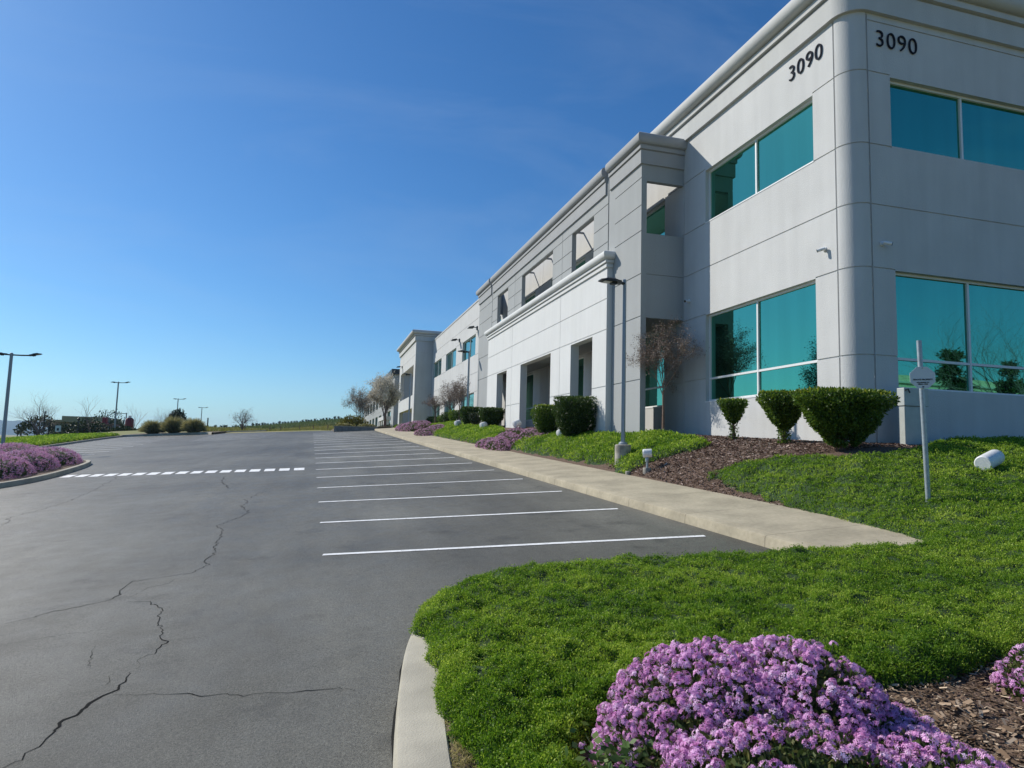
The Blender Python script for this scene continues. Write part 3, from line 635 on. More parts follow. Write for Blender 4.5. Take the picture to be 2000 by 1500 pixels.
# ------------------------------------------------------------------ left island
lk = [(-30, 21.0), (-16, 21.2), (-11.5, 22.0), (-9.7, 22.8), (-9.1, 23.9), (-8.8, 26), (-9.1, 30.5), (-9.6, 33.2), (-10.0, 34.0), (-11, 34.5), (-16.8, 35.6), (-17.9, 37), (-18.4, 45), (-19.2, 58), (-19.5, 72), (-18.6, 77), (-14.5, 75.5), (-12.4, 74.4), (-11.3, 73.0), (-10.3, 70.6), (-10.6, 69.6), (-11.5, 70.2)]
lk2 = smooth_line(lk[:16], 2, closed=False); ks = kerb('kerb', lk2, .17, .16, flip=-1); tag(ks, kind='structure')
lin = off_line(lk2, .15, -1)
leftpoly = lin+[(-30, 80), (-30, 22)]
def left_soil(x, y): return lot_h(x, y)+.13+.22*min(max((-9.6-x)/3., 0), 1)*(1 if y < 36 else 0)+.06*min(max((-19-x)/5., 0), 1)
bl = sheet('planting_island', leftpoly, 1.2, lambda x, y, e: left_soil(x, y) if e > .01 else lot_h(x, y)+.12, M['mulch'], skirt=.3); tag(bl, kind='structure')
flower_bush('flower_bed', 'dense purple-pink flower bed on the island at the left edge of the lot', [(-10.5, 26.3, .95, 1.8, .64), (-10.6, 28.8, .95, 1.9, .66), (-10.7, 31.6, 1.0, 1.7, .62), (-12.2, 28.2, 1.2, 2.6, .78), (-12.1, 31.8, 1.2, 1.8, .74), (-13.8, 29.5, 1.3, 2.6, .8), (-12, 25, 1.3, 1.6, .68), (-14, 26, 1.6, 2.2, .72), (-16, 29, 1.7, 3.2, .78)],
            15000, .055, 20000, None, M['petal_far'], k=6, seed=21, lsize=.05, cover_=.93, base=left_soil)
LL = [(-13.5, 33.9), (-16.6, 35.3), (-18.2, 37.2), (-18.75, 45), (-19.5, 58), (-19.8, 71), (-19.2, 76.2), (-29.5, 79), (-29.5, 24), (-17.5, 24)]
_s = soil; soil = left_soil
cover('ground_cover', LL, .22, 'long bright green ground cover bank behind the purple flower bed on the left', 'ground cover', lambda a: dn(a, 1.6), M['leaf_cover'], M['cover_base'], .09, .014, seed=31, step=.9, rim=.6, wob=.15, lump=.12)
soil = _s
# far end kerb of the lot with grass clumps on it
far_k = [(-19.2, 74.5), (-15, 73.4), (-12.2, 72.2), (-10.7, 70.8), (-10.2, 69.4)]
kf = kerb('kerb', smooth_line(far_k, 2, closed=False), .2, .22, flip=-1); tag(kf, kind='structure')
fp = off_line(smooth_line(far_k, 2, closed=False), .15, -1)+[(-9.9, 70), (-9.5, 76), (-19.2, 82)]
fb_ = sheet('planting_island', fp, 1., lambda x, y, e: lot_h(x, y)+.2, M['dirt'], skirt=.4); tag(fb_, kind='structure')
far2 = [(-9.8, 74.8), (-6.5, 73.6), (-5.6, 73.4)]; kf = kerb('kerb', far2, .3, .2, flip=-1); tag(kf, kind='structure')
far3 = [(-9.8, 72.8), (-4, 70), (.8, 66.2)]; fld = strip  # the lot ends in rough grass
fieldp = [(-10, 73.3), (-4, 70.8), (1, 66.8), (1.2, 80), (-10, 84)]
ff = sheet('field', fieldp, 1.2, lambda x, y, e: lot_h(x, y)+.08*min(e, 1), gm, skirt=.3); tag(ff, kind='structure')
def tussock(px, Y, w, h, label):
    w *= .92; h *= 1.05
    p = onY(px, 846, Y); z = lot_h(p[0], Y)+.15; root = empty('grass_tussock', (p[0], Y, z), label, 'ornamental grass', 'round grass tussocks on the far kerb')
    n = 3400; a = rng.uniform(0, 2*PI, n); th = rng.uniform(0, 1, n)**.75*1.45; R1 = h*rng.uniform(.72, 1.02, n)*(1-.12*th)
    hd = np.column_stack([np.cos(a), np.sin(a), np.zeros(n)]); zz = np.array([[0, 0, 1.]]); d = hd*np.sin(th)[:, None]*.62*w/h+zz*np.cos(th*.86)[:, None]; L = R1[:, None]
    c = hd*rng.uniform(0, .16, n)[:, None]*w; s = norm(np.cross(d, rng.normal(0, 1, (n, 3))))*.022; mid = c+d*L*.7; tip = c+d*L*1.02+hd*L*.16-zz*L*.10*th[:, None]
    V = np.stack([c-s, c+s, mid+s*.8, mid-s*.8, mid-s*.8, mid+s*.8, tip+s*.15, tip-s*.15], 1).reshape(-1, 3)
    arrays_obj('blades', V, np.arange(8*n).reshape(-1, 4), M['straw'], root, np.repeat(rng.random(n), 2))
tussock(297, 74.6, 2.0, 1.45, 'leftmost of the three round grass tussocks at the far end of the lot')
tussock(338, 73.9, 2.1, 1.75, 'tallest, middle grass tussock of three, in front of the dark leafy tree')
tussock(377, 72.6, 2.1, 1.5, 'rightmost of the three round grass tussocks at the far end of the lot')
# ================================================================== SHRUBS AND TREES
def prof_r(t, taper, vee): return (.15+.85*min(t*1.12, 1)**taper) if vee else (.16+.84*math.sin(min(t*1.35, 1)*PI/2)**taper)
def topiary(px, Y, x, w, h, hs, label, seed, n=5000, flat=True, lm=None, group='clipped shrubs in front of the building', d=None, stemw=.05, taper=.75, gaps=0., ls=.05, base=None, lean=0, vee=False):
    """flat-topped clipped shrub, wide at the top and narrowing to a leafy stem"""
    r_ = np.random.default_rng(seed); z0 = (base or soil)(x, Y); root = empty('clipped_shrub', (x, Y, z0-.03), label, 'shrub', group); d = d or w*.8
    P = []
    while len(P) < n:
        t = r_.uniform(0, 1)
        z = hs+(h-hs)*t; R = prof_r(t, taper, vee)*(1 if t < .93 else 1-(t-.93)*1.6)
        a = r_.uniform(0, 2*PI); edge = r_.uniform(.86, 1.02) if r_.random() < .8 else r_.uniform(.3, .9)
        if t > .9 and r_.random() < .7: edge = math.sqrt(r_.uniform(0, 1)); z = h*r_.uniform(.965, 1.0)
        bump = 1+.07*math.sin(3*a+seed)+.05*math.sin(7*a+z*9+seed)+.04*math.sin(5*z*3)
        p = np.array([math.cos(a)*w/2*R*edge*bump, math.sin(a)*d/2*R*edge*bump, z])
        if gaps and clump_noise(p[None], 8.5, seed)[0] < gaps*(1.25-t): continue
        P.append(p)
    m_ = int(n*.10*max(hs, .15)/.4)
    if hs > .12:
        a = r_.uniform(0, 2*PI, m_); rr = r_.uniform(.03, .12, m_); P += list(np.column_stack([np.cos(a)*rr*1.1, np.sin(a)*rr*1.1, r_.uniform(.02, hs+.1, m_)]))
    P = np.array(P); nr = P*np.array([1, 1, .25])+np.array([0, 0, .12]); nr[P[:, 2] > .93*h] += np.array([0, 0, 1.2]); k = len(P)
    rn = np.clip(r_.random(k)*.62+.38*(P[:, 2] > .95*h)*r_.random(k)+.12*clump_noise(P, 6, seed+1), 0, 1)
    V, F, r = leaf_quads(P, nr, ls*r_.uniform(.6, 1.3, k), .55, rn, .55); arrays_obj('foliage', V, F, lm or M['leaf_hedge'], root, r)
    st = MB(); st.tube([(0, 0, -.05), (.01, 0, hs*.6), (-.02, .01, hs+.15*h), (0, 0, h*.75)], [stemw*1.2, stemw, stemw*.8, stemw*.4], 8)
    for i in range(9):
        a = i*2*PI/9+seed; q = .75*r_.uniform(.7, 1); st.tube([(0, 0, hs*.8+.03*i*h*.2), (math.cos(a)*w*.2*q, math.sin(a)*d*.2*q, hs+(h-hs)*.35), (math.cos(a)*w*.42*q, math.sin(a)*d*.42*q, h*.86)], [stemw*.5, stemw*.35, stemw*.15], 5)
    st.build('stem', M['bark'], root, smooth=True)
    # dense inner twigs and leaves
    if gaps == 0 or True:
        k = int(n*.5); t = r_.uniform(.15 if gaps else 0, .97, k); R = np.array([prof_r(q_, taper, vee) for q_ in t]); a = r_.uniform(0, 2*PI, k); e = np.sqrt(r_.uniform(0, .62, k))
        P = np.column_stack([np.cos(a)*w/2*R*e, np.sin(a)*d/2*R*e, hs+(h-hs)*t])
        if gaps: P = P[clump_noise(P, 8.5, seed) > gaps*(1.25-(P[:, 2]-hs)/(h-hs))]
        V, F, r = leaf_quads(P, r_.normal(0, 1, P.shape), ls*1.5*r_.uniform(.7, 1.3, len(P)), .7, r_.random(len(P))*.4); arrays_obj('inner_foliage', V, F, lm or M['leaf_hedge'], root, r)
    return root
def at_px(px, x): # depth on the plane x=const
    p = onX(px, 860, x); return p[1]
topiary(0, 14.05, 9.55, .72, 1.0, .46, 'smallest clipped shrub of the three by the corner window, bowl-shaped on a thin leafy stem', 1, 3200, stemw=.035, ls=.05, taper=.6, vee=True)
topiary(0, 12.15, 9.5, 1.14, 1.12, .36, 'middle clipped shrub of the three below the corner window, funnel-shaped on a leafy stem', 2, 7500, stemw=.045, gaps=.12, ls=.055, taper=.75, vee=True)
topiary(0, 10.45, 9.47, 1.95, 1.12, .10, 'widest clipped shrub of the three, flat-topped and yellow-tipped, below the rounded building corner', 3, 15000, stemw=.06, gaps=.29, ls=.06, taper=.66, d=1.3, vee=True)
topiary(0, 21.4, 8.35, 1.5, 1.42, .06, 'largest dark dome-sided shrub beside the grey entrance pier, left of the nearest lamp post', 4, 12000, lm=M['leaf_hedge_dark'], ls=.06, d=1.6, taper=.45)
topiary(0, 24.0, 8.2, 1.1, 1.2, .10, 'leafy clipped shrub tucked against the left side of the largest dark shrub', 5, 6500, lm=M['leaf_hedge'], ls=.06, d=1.1, taper=.55)
topiary(0, 33.6, 8.45, 1.25, 1.05, .12, 'rounded dark shrub in front of the leftmost opening of the white entrance wall', 6, 6500, lm=M['leaf_hedge_dark'], ls=.07, d=1.2, taper=.6)
topiary(0, 36.2, 8.2, .9, .85, .15, 'sparse grey-leaved shrub between two dark clipped shrubs', 7, 1500, lm=M['olive'], ls=.06, gaps=.35, taper=.7)
topiary(0, 38.4, 8.35, 1.25, 1.15, .05, 'dark round shrub right beside the second lamp post from the camera', 8, 6000, lm=M['leaf_hedge_dark'], ls=.07, taper=.5)
hr_ = [(41.3, 8.9, 1.1, .9, 'leaf_hedge'), (43.4, 8.9, 1.2, .85, 'leaf_hedge_dark'), (45.6, 9.0, 1.3, .9, 'leaf_hedge'), (48.2, 9.1, 1.5, .9, 'leaf_hedge_dark'), (51.5, 9.3, 1.3, .8, 'leaf_hedge'), (55.6, 9.6, 1.3, .75, 'leaf_hedge_dark'), (58.8, 9.5, 1.3, .85, 'leaf_hedge_dark')]
ord_ = ['nearest', 'second', 'third', 'fourth', 'fifth', 'sixth', 'seventh']
for i, (y, x, w, h, mm) in enumerate(hr_):
    topiary(0, y, x, w, h, .03, f'{ord_[i]} low clipped shrub of the far hedge row, counted from the second lamp post away', 20+i, 3500, lm=M[mm], ls=.08, taper=.4, d=w*1.3, group='low shrubs of the far hedge row')
def branch_tree(name, loc, H, trunk_h, spread, seed, label, cat='tree', group=None, barkm=None, leafm=None, nleaf=0, lsize=.03, r0=.05, levels=5, nb=3, up=.55, lean=(0, 0), crown=None, sides=6, leafw=.6, first=None, rad=None):
    r_ = random.Random(seed); mb = MB(); tips = []; segs = []
    def grow(p, d, L, r, lev):
        n = 3; pts = [p]; rr = [r]
        for i in range(n):
            d = (d+Vector((r_.gauss(0, .12), r_.gauss(0, .12), r_.gauss(.03, .08)))).normalized(); p = p+d*L/n; pts.append(p); rr.append(r*(1-.3*(i+1)/n))
        mb.tube(pts, rr, max(3, sides-lev), cap=False); segs.append((pts, lev))
        if lev >= levels: tips.append((p, d)); return
        k = nb+(1 if r_.random() < .4 else 0)
        for i in range(k):
            a = d.orthogonal().normalized(); a.rotate(Matrix.Rotation(2*PI*(i+r_.random()*.7)/k+lev*1.3, 3, d))
            sp = spread*r_.uniform(.6, 1.25); nd = (d*math.cos(sp)+a*math.sin(sp)+Vector((0, 0, up*.25))).normalized()
            q = pts[-1] if i < 2 else pts[r_.choice((1, 2))]
            grow(q, nd, L*r_.uniform(.62, .86), rr[-1]*r_.uniform(.55, .72), lev+1)
    root = empty(name, loc, label, cat, group); d0 = Vector((lean[0], lean[1], 1)).normalized()
    tp = [Vector((0, 0, -.1)), Vector((lean[0]*trunk_h*.4+.01, lean[1]*trunk_h*.4, trunk_h*.5)), d0*trunk_h]
    tm = MB(); tm.tube(tp, [r0*1.25, r0, r0*.85], 9, cap=False)
    L0 = (H-trunk_h)*(first or .40)
    for i in range(nb+1):
        a = Vector((math.cos(i*2*PI/(nb+1)+seed), math.sin(i*2*PI/(nb+1)+seed), 0)); sp = spread*.85*r_.uniform(.7, 1.2)
        grow(d0*trunk_h*(1-.04*i), (d0*math.cos(sp)+a*math.sin(sp)).normalized(), L0*r_.uniform(.85, 1.1), r0*.55, 1)
    grow(d0*trunk_h, d0, L0*1.1, r0*.6, 1)
    zmax = max(t[0].z for t in tips); s = (H-trunk_h)/(zmax-trunk_h)
    q0 = d0*H; rr_ = sorted(math.hypot(t[0].x-d0.x*t[0].z, t[0].y-d0.y*t[0].z) for t in tips); k_ = rad/rr_[int(len(rr_)*.88)] if rad else 1.
    def fit(p):
        ax_, ay_ = d0.x*p[2], d0.y*p[2]
        return (ax_+(p[0]-ax_)*k_, ay_+(p[1]-ay_)*k_, trunk_h+(p[2]-trunk_h)*s if p[2] > trunk_h else p[2])
    mb.v = [fit(p) for p in mb.v]
    tm.build('trunk', barkm or M['bark'], root, smooth=True); mb.build('limbs', M['twig'] if barkm is None else barkm, root, smooth=True)
    if nleaf:
        q = np.random.default_rng(seed); pts = np.array([fit(p) for sg, lv in segs if lv >= levels-1 for p in sg]); idx = q.integers(0, len(pts), nleaf)
        c = pts[idx]+q.normal(0, lsize*1.5, (nleaf, 3)); V, F, r = leaf_quads(c, q.normal(0, 1, (nleaf, 3)), lsize*q.uniform(.5, 1.5, nleaf), leafw, np.clip(q.random(nleaf)*.7+.3*clump_noise(c, 3., seed), 0, 1))
        arrays_obj('crown', V, F, leafm, root, r)
    return root
Z = lambda x, y: soil(x, y)
branch_tree('young_tree', (9.54, 17.5, soil(9.54, 17.5)), 3.55, 1.3, .62, 4, 'bare slender young tree with brown seed heads in front of the shaded entrance corner', barkm=M['pale_bark'], leafm=M['dry_seed'], nleaf=17000, lsize=.03, r0=.032, levels=5, nb=3, first=.33, rad=1.0)
YT = 'young trees with dry seed heads along the wing'
for i, (y, x, H, sd, lab) in enumerate([(42.8, 8.55, 3.3, 12, 'young dry-headed tree nearest the second lamp post, under the wing windows'), (46.6, 8.9, 3.2, 13, 'young dry-headed tree, second from the second lamp post, before the low wing window'), (53.5, 8.7, 2.6, 14, 'young dry-headed tree beside the third lamp post, third of its row'), (50.0, 9.3, 2.8, 15, 'young dry-headed tree half hidden behind the third of its row')]):
    branch_tree('young_tree', (x, y, soil(x, y)), H, 1.2, .66, sd, lab, group=YT, leafm=M['dry_seed'], nleaf=4200, lsize=.05, r0=.045, levels=4, nb=3, first=.36, rad=.95)
# ================================================================== OFFICE BUILDING
YC = 11.15; XF = 10.5; RC = .44
bld = empty('office_building', (XF, YC, 1.9), 'long two-storey pale office building with teal glass and number 3090 at its rounded corner', 'building')
BO = Vector((XF, YC, 1.9))
def bpart(mb, name, m, parent=None, smooth=False, bevel=0):
    """mesh given in world coordinates, stored relative to the building's base"""
    mb.v = [(p[0]-BO.x, p[1]-BO.y, p[2]-BO.z) for p in mb.v]
    return mb.build(name, m, bld if parent is None else parent, smooth=smooth, bevel=bevel)
def wall_mb(mp, u0, u1, z0, z1, T, holes=(), hg=(), vg=(), gd=.022, gw=.028, ends=True):
    """wall slab with through openings and recessed reveal joints; mp(u, w, z) maps to world (w = depth inwards).
    holes (u0,u1,z0,z1); hg: z or (z,u0,u1) horizontal joints; vg: u or (u,z0,z1) vertical joints"""
    H = [(g, u0, u1) if not isinstance(g, tuple) else g for g in hg]; W = [(g, z0, z1) if not isinstance(g, tuple) else g for g in vg]
    us = {u0, u1}; zs = {z0, z1}
    for a, b, c, d in holes: us |= {a, b}; zs |= {c, d}
    for z, a, b in H: zs |= {z-gw/2, z+gw/2}; us |= {a, b}
    for u, a, b in W: us |= {u-gw/2, u+gw/2}; zs |= {a, b}
    us = sorted(u for u in us if u0-1e-6 <= u <= u1+1e-6); zs = sorted(z for z in zs if z0-1e-6 <= z <= z1+1e-6)
    def cell(i, j):
        if i < 0 or j < 0 or i >= len(us)-1 or j >= len(zs)-1: return None
        u = (us[i]+us[i+1])/2; z = (zs[j]+zs[j+1])/2
        for a, b, c, d in holes:
            if a < u < b and c < z < d: return None
        for g, a, b in H:
            if abs(z-g) < gw/2 and a < u < b: return gd
        for g, a, b in W:
            if abs(u-g) < gw/2 and a < z < b: return gd
        return 0.
    mb = MB(); idx = {}
    def vv(u, w, z):
        k = (round(u, 4), round(w, 4), round(z, 4))
        if k not in idx: idx[k] = len(mb.v); mb.v.append(tuple(mp(u, w, z)))
        return idx[k]
    for i in range(len(us)-1):
        for j in range(len(zs)-1):
            c = cell(i, j)
            if c is None: continue
            a, b, lo, hi = us[i], us[i+1], zs[j], zs[j+1]
            mb.f.append((vv(a, c, lo), vv(b, c, lo), vv(b, c, hi), vv(a, c, hi))); mb.f.append((vv(a, T, lo), vv(a, T, hi), vv(b, T, hi), vv(b, T, lo)))
            for (ii, jj, p, q) in ((i-1, j, (a, lo), (a, hi)), (i+1, j, (b, lo), (b, hi)), (i, j-1, (a, lo), (b, lo)), (i, j+1, (a, hi), (b, hi))):
                n = cell(ii, jj)
                d = T if n is None else n
                if d > c: mb.f.append((vv(p[0], c, p[1]), vv(q[0], c, q[1]), vv(q[0], d, q[1]), vv(p[0], d, p[1])))
    return mb
def fx(X): return lambda u, w, z: (X+w, u, z)   # wall seen from the lot, u runs along y
def fy(Y): return lambda u, w, z: (u, Y+w, z)   # wall facing the camera side
LV = (3.77, 5.64, 7.02, 8.36, 10.0)
ZB = 0.9
ylow = [(12.29, 16.77), (19.2, 23.68), (26.14, 30.6), (33.15, 37.7), (40.2, 44.6), (47.4, 52.2), (54.8, 59.6), (62.0, 66.8)]
holes = []
for i, (a, b) in enumerate(ylow): holes += [(a, b, 3.12 if i < 4 else 3.75, 5.62), (a, b, 8.38, 9.95)]
# the main lot-side wall, in its two heights
y_sp = 40.0
hA = [h for h in holes if h[1] < y_sp]; hB = [h for h in holes if h[0] > y_sp]
def seams(ya, yb, hs):
    out = []
    for z in LV:
        cuts = sorted([(h[0], h[1]) for h in hs if h[2]-.1 < z < h[3]+.1]); u = ya
        for a, b in cuts:
            if z in (3.77,) : pass
            if a > u: out.append((z, u, a))
            u = b
        if yb > u: out.append((z, u, yb))
    return out
bpart(wall_mb(fx(XF), YC+RC+.012, y_sp, ZB, 12.30, .3, hA, seams(YC+RC, y_sp, hA), [(YC+RC+.03, ZB, 11.3), 17.98, 25.0, 31.9]), 'wall', M['white'])
bpart(wall_mb(fx(XF), y_sp, 67.6, ZB, 12.32, .3, hB, seams(y_sp, 67.6, hB)+[(11.0, y_sp, 67.6)], [46.0, 53.5, 60.8]), 'wall', M['white'])
# the wall round the corner
hx = [(11.56, 18.2, 3.10, 5.62), (11.56, 18.2, 8.38, 9.95), (20.5, 27, 3.10, 5.62), (20.5, 27, 8.38, 9.95)]
sm = []
for z in LV+(11.17,):
    cuts = sorted([(h[0], h[1]) for h in hx if h[2]-.1 < z < h[3]+.1]); u = XF+RC+.05
    for a, b in cuts:
        if a > u: sm.append((z, u, a))
        u = b
    sm.append((z, u, 34))
bpart(wall_mb(fy(YC), XF+RC+.012, 34, ZB, 12.30, .3, hx, sm, [(XF+RC+.03, ZB, 11.3), 19.3]), 'wall', M['white'])
bpart(wall_mb(fx(33.7), YC+.3, 67, ZB, 12.3, .29), 'wall', M['white'])
# rounded corner column with ring joints
mb = MB(); prof = [(ZB, 0)]
for z in LV: prof += [(z-.014, 0), (z-.0135, .022), (z+.0135, .022), (z+.014, 0)]
prof += [(12.2, 0)]; n = 24; n0 = 0
for z, d in prof:
    for j in range(n+1):
        t = j/n*PI/2; r = RC-d+.004; mb.v.append((XF+RC-math.cos(t)*r, YC+RC-math.sin(t)*r, z))
for i in range(len(prof)-1):
    for j in range(n): mb.f.append((i*(n+1)+j, i*(n+1)+j+1, (i+1)*(n+1)+j+1, (i+1)*(n+1)+j))
bpart(mb, 'corner_column', M['white'], smooth=True)
def roofslab(x0, x1, y0, y1, z, m=M['gtrim']): return MB().box((x0, y0, z-.2), (x1, y1, z))
bpart(roofslab(XF+.3, 33.7, YC+.3, 67.3, 11.6), 'roof', M['gtrim'])
# ---- cornices: profile (out, z) swept along a path with mitred corners
def sweep(path, normals, prof, close=True):
    mb = MB(); n = len(prof)
    for (x, y), (nx_, ny_) in zip(path, normals):
        for o_, z in prof: mb.v.append((x+nx_*o_, y+ny_*o_, z))
    for i in range(len(path)-1):
        for j in range(n): mb.f.append((i*n+j, i*n+(j+1) % n, (i+1)*n+(j+1) % n, (i+1)*n+j))
    mb.f.append(tuple(range(n))); mb.f.append(tuple((len(path)-1)*n+j for j in range(n))[::-1])
    return mb
def cornice_prof(zb, zt, k=1., back=-.2):
    h = zt-zb; P = [(.002, zb), (.07*k, zb), (.07*k, zb+.44*h), (.045*k, zb+.45*h), (.045*k, zb+.475*h), (.12*k, zb+.485*h), (.12*k, zb+.60*h), (.10*k, zb+.62*h), (.10*k, zb+.64*h)]
    c0, c1 = zb+.64*h, zt
    for i in range(9):
        a = -PI/2+PI*i/8; P.append((.15*k+.09*k*math.cos(a)*1.3, (c0+c1)/2+(c1-c0)/2*math.sin(a)))
    P += [(back, zt-.01), (back, zb)]
    return P
def arc_path(y_far, x_far, r=RC):
    p = [(XF, y_far)]; n = [(-1, 0)]
    for j in range(13):
        t = j/12*PI/2; p.append((XF+r-math.cos(t)*r, YC+r-math.sin(t)*r)); n.append((-math.cos(t), -math.sin(t)))
    p.append((x_far, YC)); n.append((0, -1)); return p, n
p, n = arc_path(39.8, 34.2); bpart(sweep(p, n, cornice_prof(11.33, 12.47, 1.35)), 'cornice', M['trim'], smooth=True)
bpart(MB().box((XF-.04, y_sp+.02, 12.28), (XF+.34, 67.5, 12.40)), 'coping', M['trim'])
# ---- windows
def window(mp, u0, u1, z0, z1, mull=(), trans=(), ins=.11, fw=.055, dn_=True):
    fr = MB()
    def bx(a, b, c, d, w0, w1):
        P0 = mp(a, w0, c); P1 = mp(b, w1, d); fr.box(tuple(min(p, q) for p, q in zip(P0, P1)), tuple(max(p, q) for p, q in zip(P0, P1)))
    bx(u0, u1, z1-fw, z1-.001, ins, ins+.09); bx(u0, u1, z0+.001, z0+fw*.8, ins-.02, ins+.09)
    bx(u0+.001, u0+fw, z0+fw*.8, z1-fw, ins, ins+.09); bx(u1-fw, u1-.001, z0+fw*.8, z1-fw, ins, ins+.09)
    for m_ in mull: bx(m_-fw/2, m_+fw/2, z0+fw*.8, z1-fw, ins+.004, ins+.086)
    for t in trans:
        e = [u0+fw]+[q for m_ in mull for q in (m_-fw/2, m_+fw/2)]+[u1-fw]
        for a, b in zip(e[::2], e[1::2]): bx(a, b, t-fw/2, t+fw/2, ins+.008, ins+.082)
    f = bpart(fr, 'window', M['frame'])
    g = MB(); w = ins+.05
    g.add([mp(u0+.02, w, z0+.02), mp(u1-.02, w, z0+.02), mp(u1-.02, w, z1-.02), mp(u0+.02, w, z1-.02)], [(0, 1, 2, 3)])
    bpart(g, 'pane', M['glass'], f); return f
for i, (a, b) in enumerate(ylow):
    m_ = a+(b-a)*.505; z0 = 3.12 if i < 4 else 3.75
    window(fx(XF), a, b, z0, 5.62, (m_,), (3.77,) if i < 4 else ()); window(fx(XF), a, b, 8.38, 9.95, (m_,))
for a, b in ((11.56, 18.2), (20.5, 27)):
    ml = [a+(b-a)*k/3.12 for k in (1, 2)]; ml = [a+2.12, a+4.24]
    window(fy(YC), a, b, 3.10, 5.62, ml, (3.75,)); window(fy(YC), a, b, 8.38, 9.95, ml)
# sunlit white sills
for i, (a, b) in enumerate(ylow[:4]):
    for z in (3.12, 8.38): bpart(MB().box((XF-.012, a-.01, z-.035), (XF+.10, b+.01, z-.003)), 'sill', M['frame'])
# ---- entrance screen (grey) with the white ground-floor bay in front of it
XP = 9.05; TS = .18; y0, y1 = 18.01, 40.0
up = [(21.75, 23.95, 8.27, 10.07), (26.2, 30.78, 8.27, 10.07), (33.3, 35.5, 8.27, 10.07)]
lo = [(21.25, 23.35, ZB, 5.56), (25.65, 29.98, ZB, 5.56), (32.45, 34.4, ZB, 5.56)]
gz = (3.79, 5.71, 7.02, 8.36, 9.17, 10.04)
# near pier, middle (upper storey), far pier
bpart(wall_mb(fx(XP), y0, 20.42, ZB, 11.3, TS, (), [(z, y0, 19.92) for z in gz]), 'screen_wall', M['grey'])
bpart(wall_mb(fx(XP), 20.5, 36.66, 8.0, 11.3, TS, up, [(10.04+.05, 20.5, 36.66)]+[(z, a, b) for z in (8.75, 9.4) for a, b in ((20.5, 21.75), (23.95, 26.2), (30.78, 33.3), (35.5, 36.66))], [25.04, 32.0]), 'screen_wall', M['grey'])
bpart(wall_mb(fx(XP), 36.74, y1, ZB, 11.3, TS, (), [(z, 36.74, y1) for z in gz]), 'screen_wall', M['grey'])
bpart(MB().box((XP+.05, 20.42, ZB), (XP+TS, 20.5, 11.3)), 'screen_wall', M['grey']); bpart(MB().box((XP+.05, 36.66, ZB), (XP+TS, 36.74, 11.3)), 'screen_wall', M['grey'])
bpart(wall_mb(fx(8.85), 20.07, 36.56, ZB, 7.98, .33, lo, [(6.67, 20.07, 36.56), (5.63, 20.07, 36.56)]+[(3.74, a, b) for a, b in ((20.07, 21.25), (23.35, 25.65), (29.98, 32.45), (34.4, 36.56))], [24.56, 31.54]), 'entrance_wall', M['bright'])
# cornice of the white bay, returned at both ends
def u_path(xa, ya, yb, xback): return [(xback, ya), (xa, ya), (xa, yb), (xback, yb)], [(0, -1), (-1, -1), (-1, 1), (0, 1)]
bp_ = [(.0, 7.72), (.05, 7.72), (.05, 7.82), (.03, 7.83), (.03, 7.86), (.10, 7.87), (.10, 7.96), (.07, 7.97)]+[(.11+.11*math.cos(-PI/2+PI*i/8), 8.115+.135*math.sin(-PI/2+PI*i/8)) for i in range(9)]+[(-.15, 8.25), (-.15, 7.99), (-.001, 7.985)]
p, n = u_path(8.848, 20.068, 36.562, 9.048); bpart(sweep(p, n, bp_), 'entrance_cornice', M['bright'], smooth=True)
# side walls of the screen (facing the camera side and the far side)
for yy, flip in ((y0, 1), (y1-TS, 1)):
    bpart(wall_mb(fy(yy+.002), XP+TS, XF-.001, ZB if flip > 1 else 5.68, 11.3, TS-.004, (), [(7.02, XP+TS, XF)], []) if False else wall_mb(fy(yy+.002), XP+TS, XF-.001, 5.68, 8.30, TS-.004, (), [(7.02, XP+TS, XF-.001)]), 'balcony_side', M['grey'])
    bpart(wall_mb(fy(yy+.002), XP+TS, XF-.001, 9.96, 11.3, TS-.004), 'side_fascia', M['grey'])
bpart(MB().box((XP+TS+.002, y0+TS, 5.7), (XF-.002, y1-TS, 5.92)), 'balcony_floor', M['grey'])
pr = cornice_prof(10.47, 11.42, .85, back=-.16)
bpart(sweep([(XF-.002, y0-.001), (XP-.001, y0-.001), (XP-.001, 20.3)], [(0, -1), (-1, -1), (-1, 0)], pr), 'cornice', M['gtrim'], smooth=True)
bpart(sweep([(XP-.001, 20.62), (XP-.001, 36.55)], [(-1, 0), (-1, 0)], [(o*.98, z-.015) for o, z in pr]), 'cornice', M['gtrim'], smooth=True)
bpart(sweep([(XP-.001, 36.85), (XP-.001, y1+.001), (XF-.002, y1+.001)], [(-1, 0), (-1, 1), (0, 1)], pr), 'cornice', M['gtrim'], smooth=True)
for yy in (19.3, 22.1, 26.38, 30.63, 33.46, 37.6): bpart(MB().tube([(XP+TS-.01, yy, 11.03), (XF+.01, yy, 11.03)], .05, 10), 'brace', M['gtrim'], smooth=True)
# paved porch behind the screen
bpart(MB().box((XP+.35, 18.6, 1.6), (XF, 40.3, 2.12)), 'porch_floor', M['concrete'])
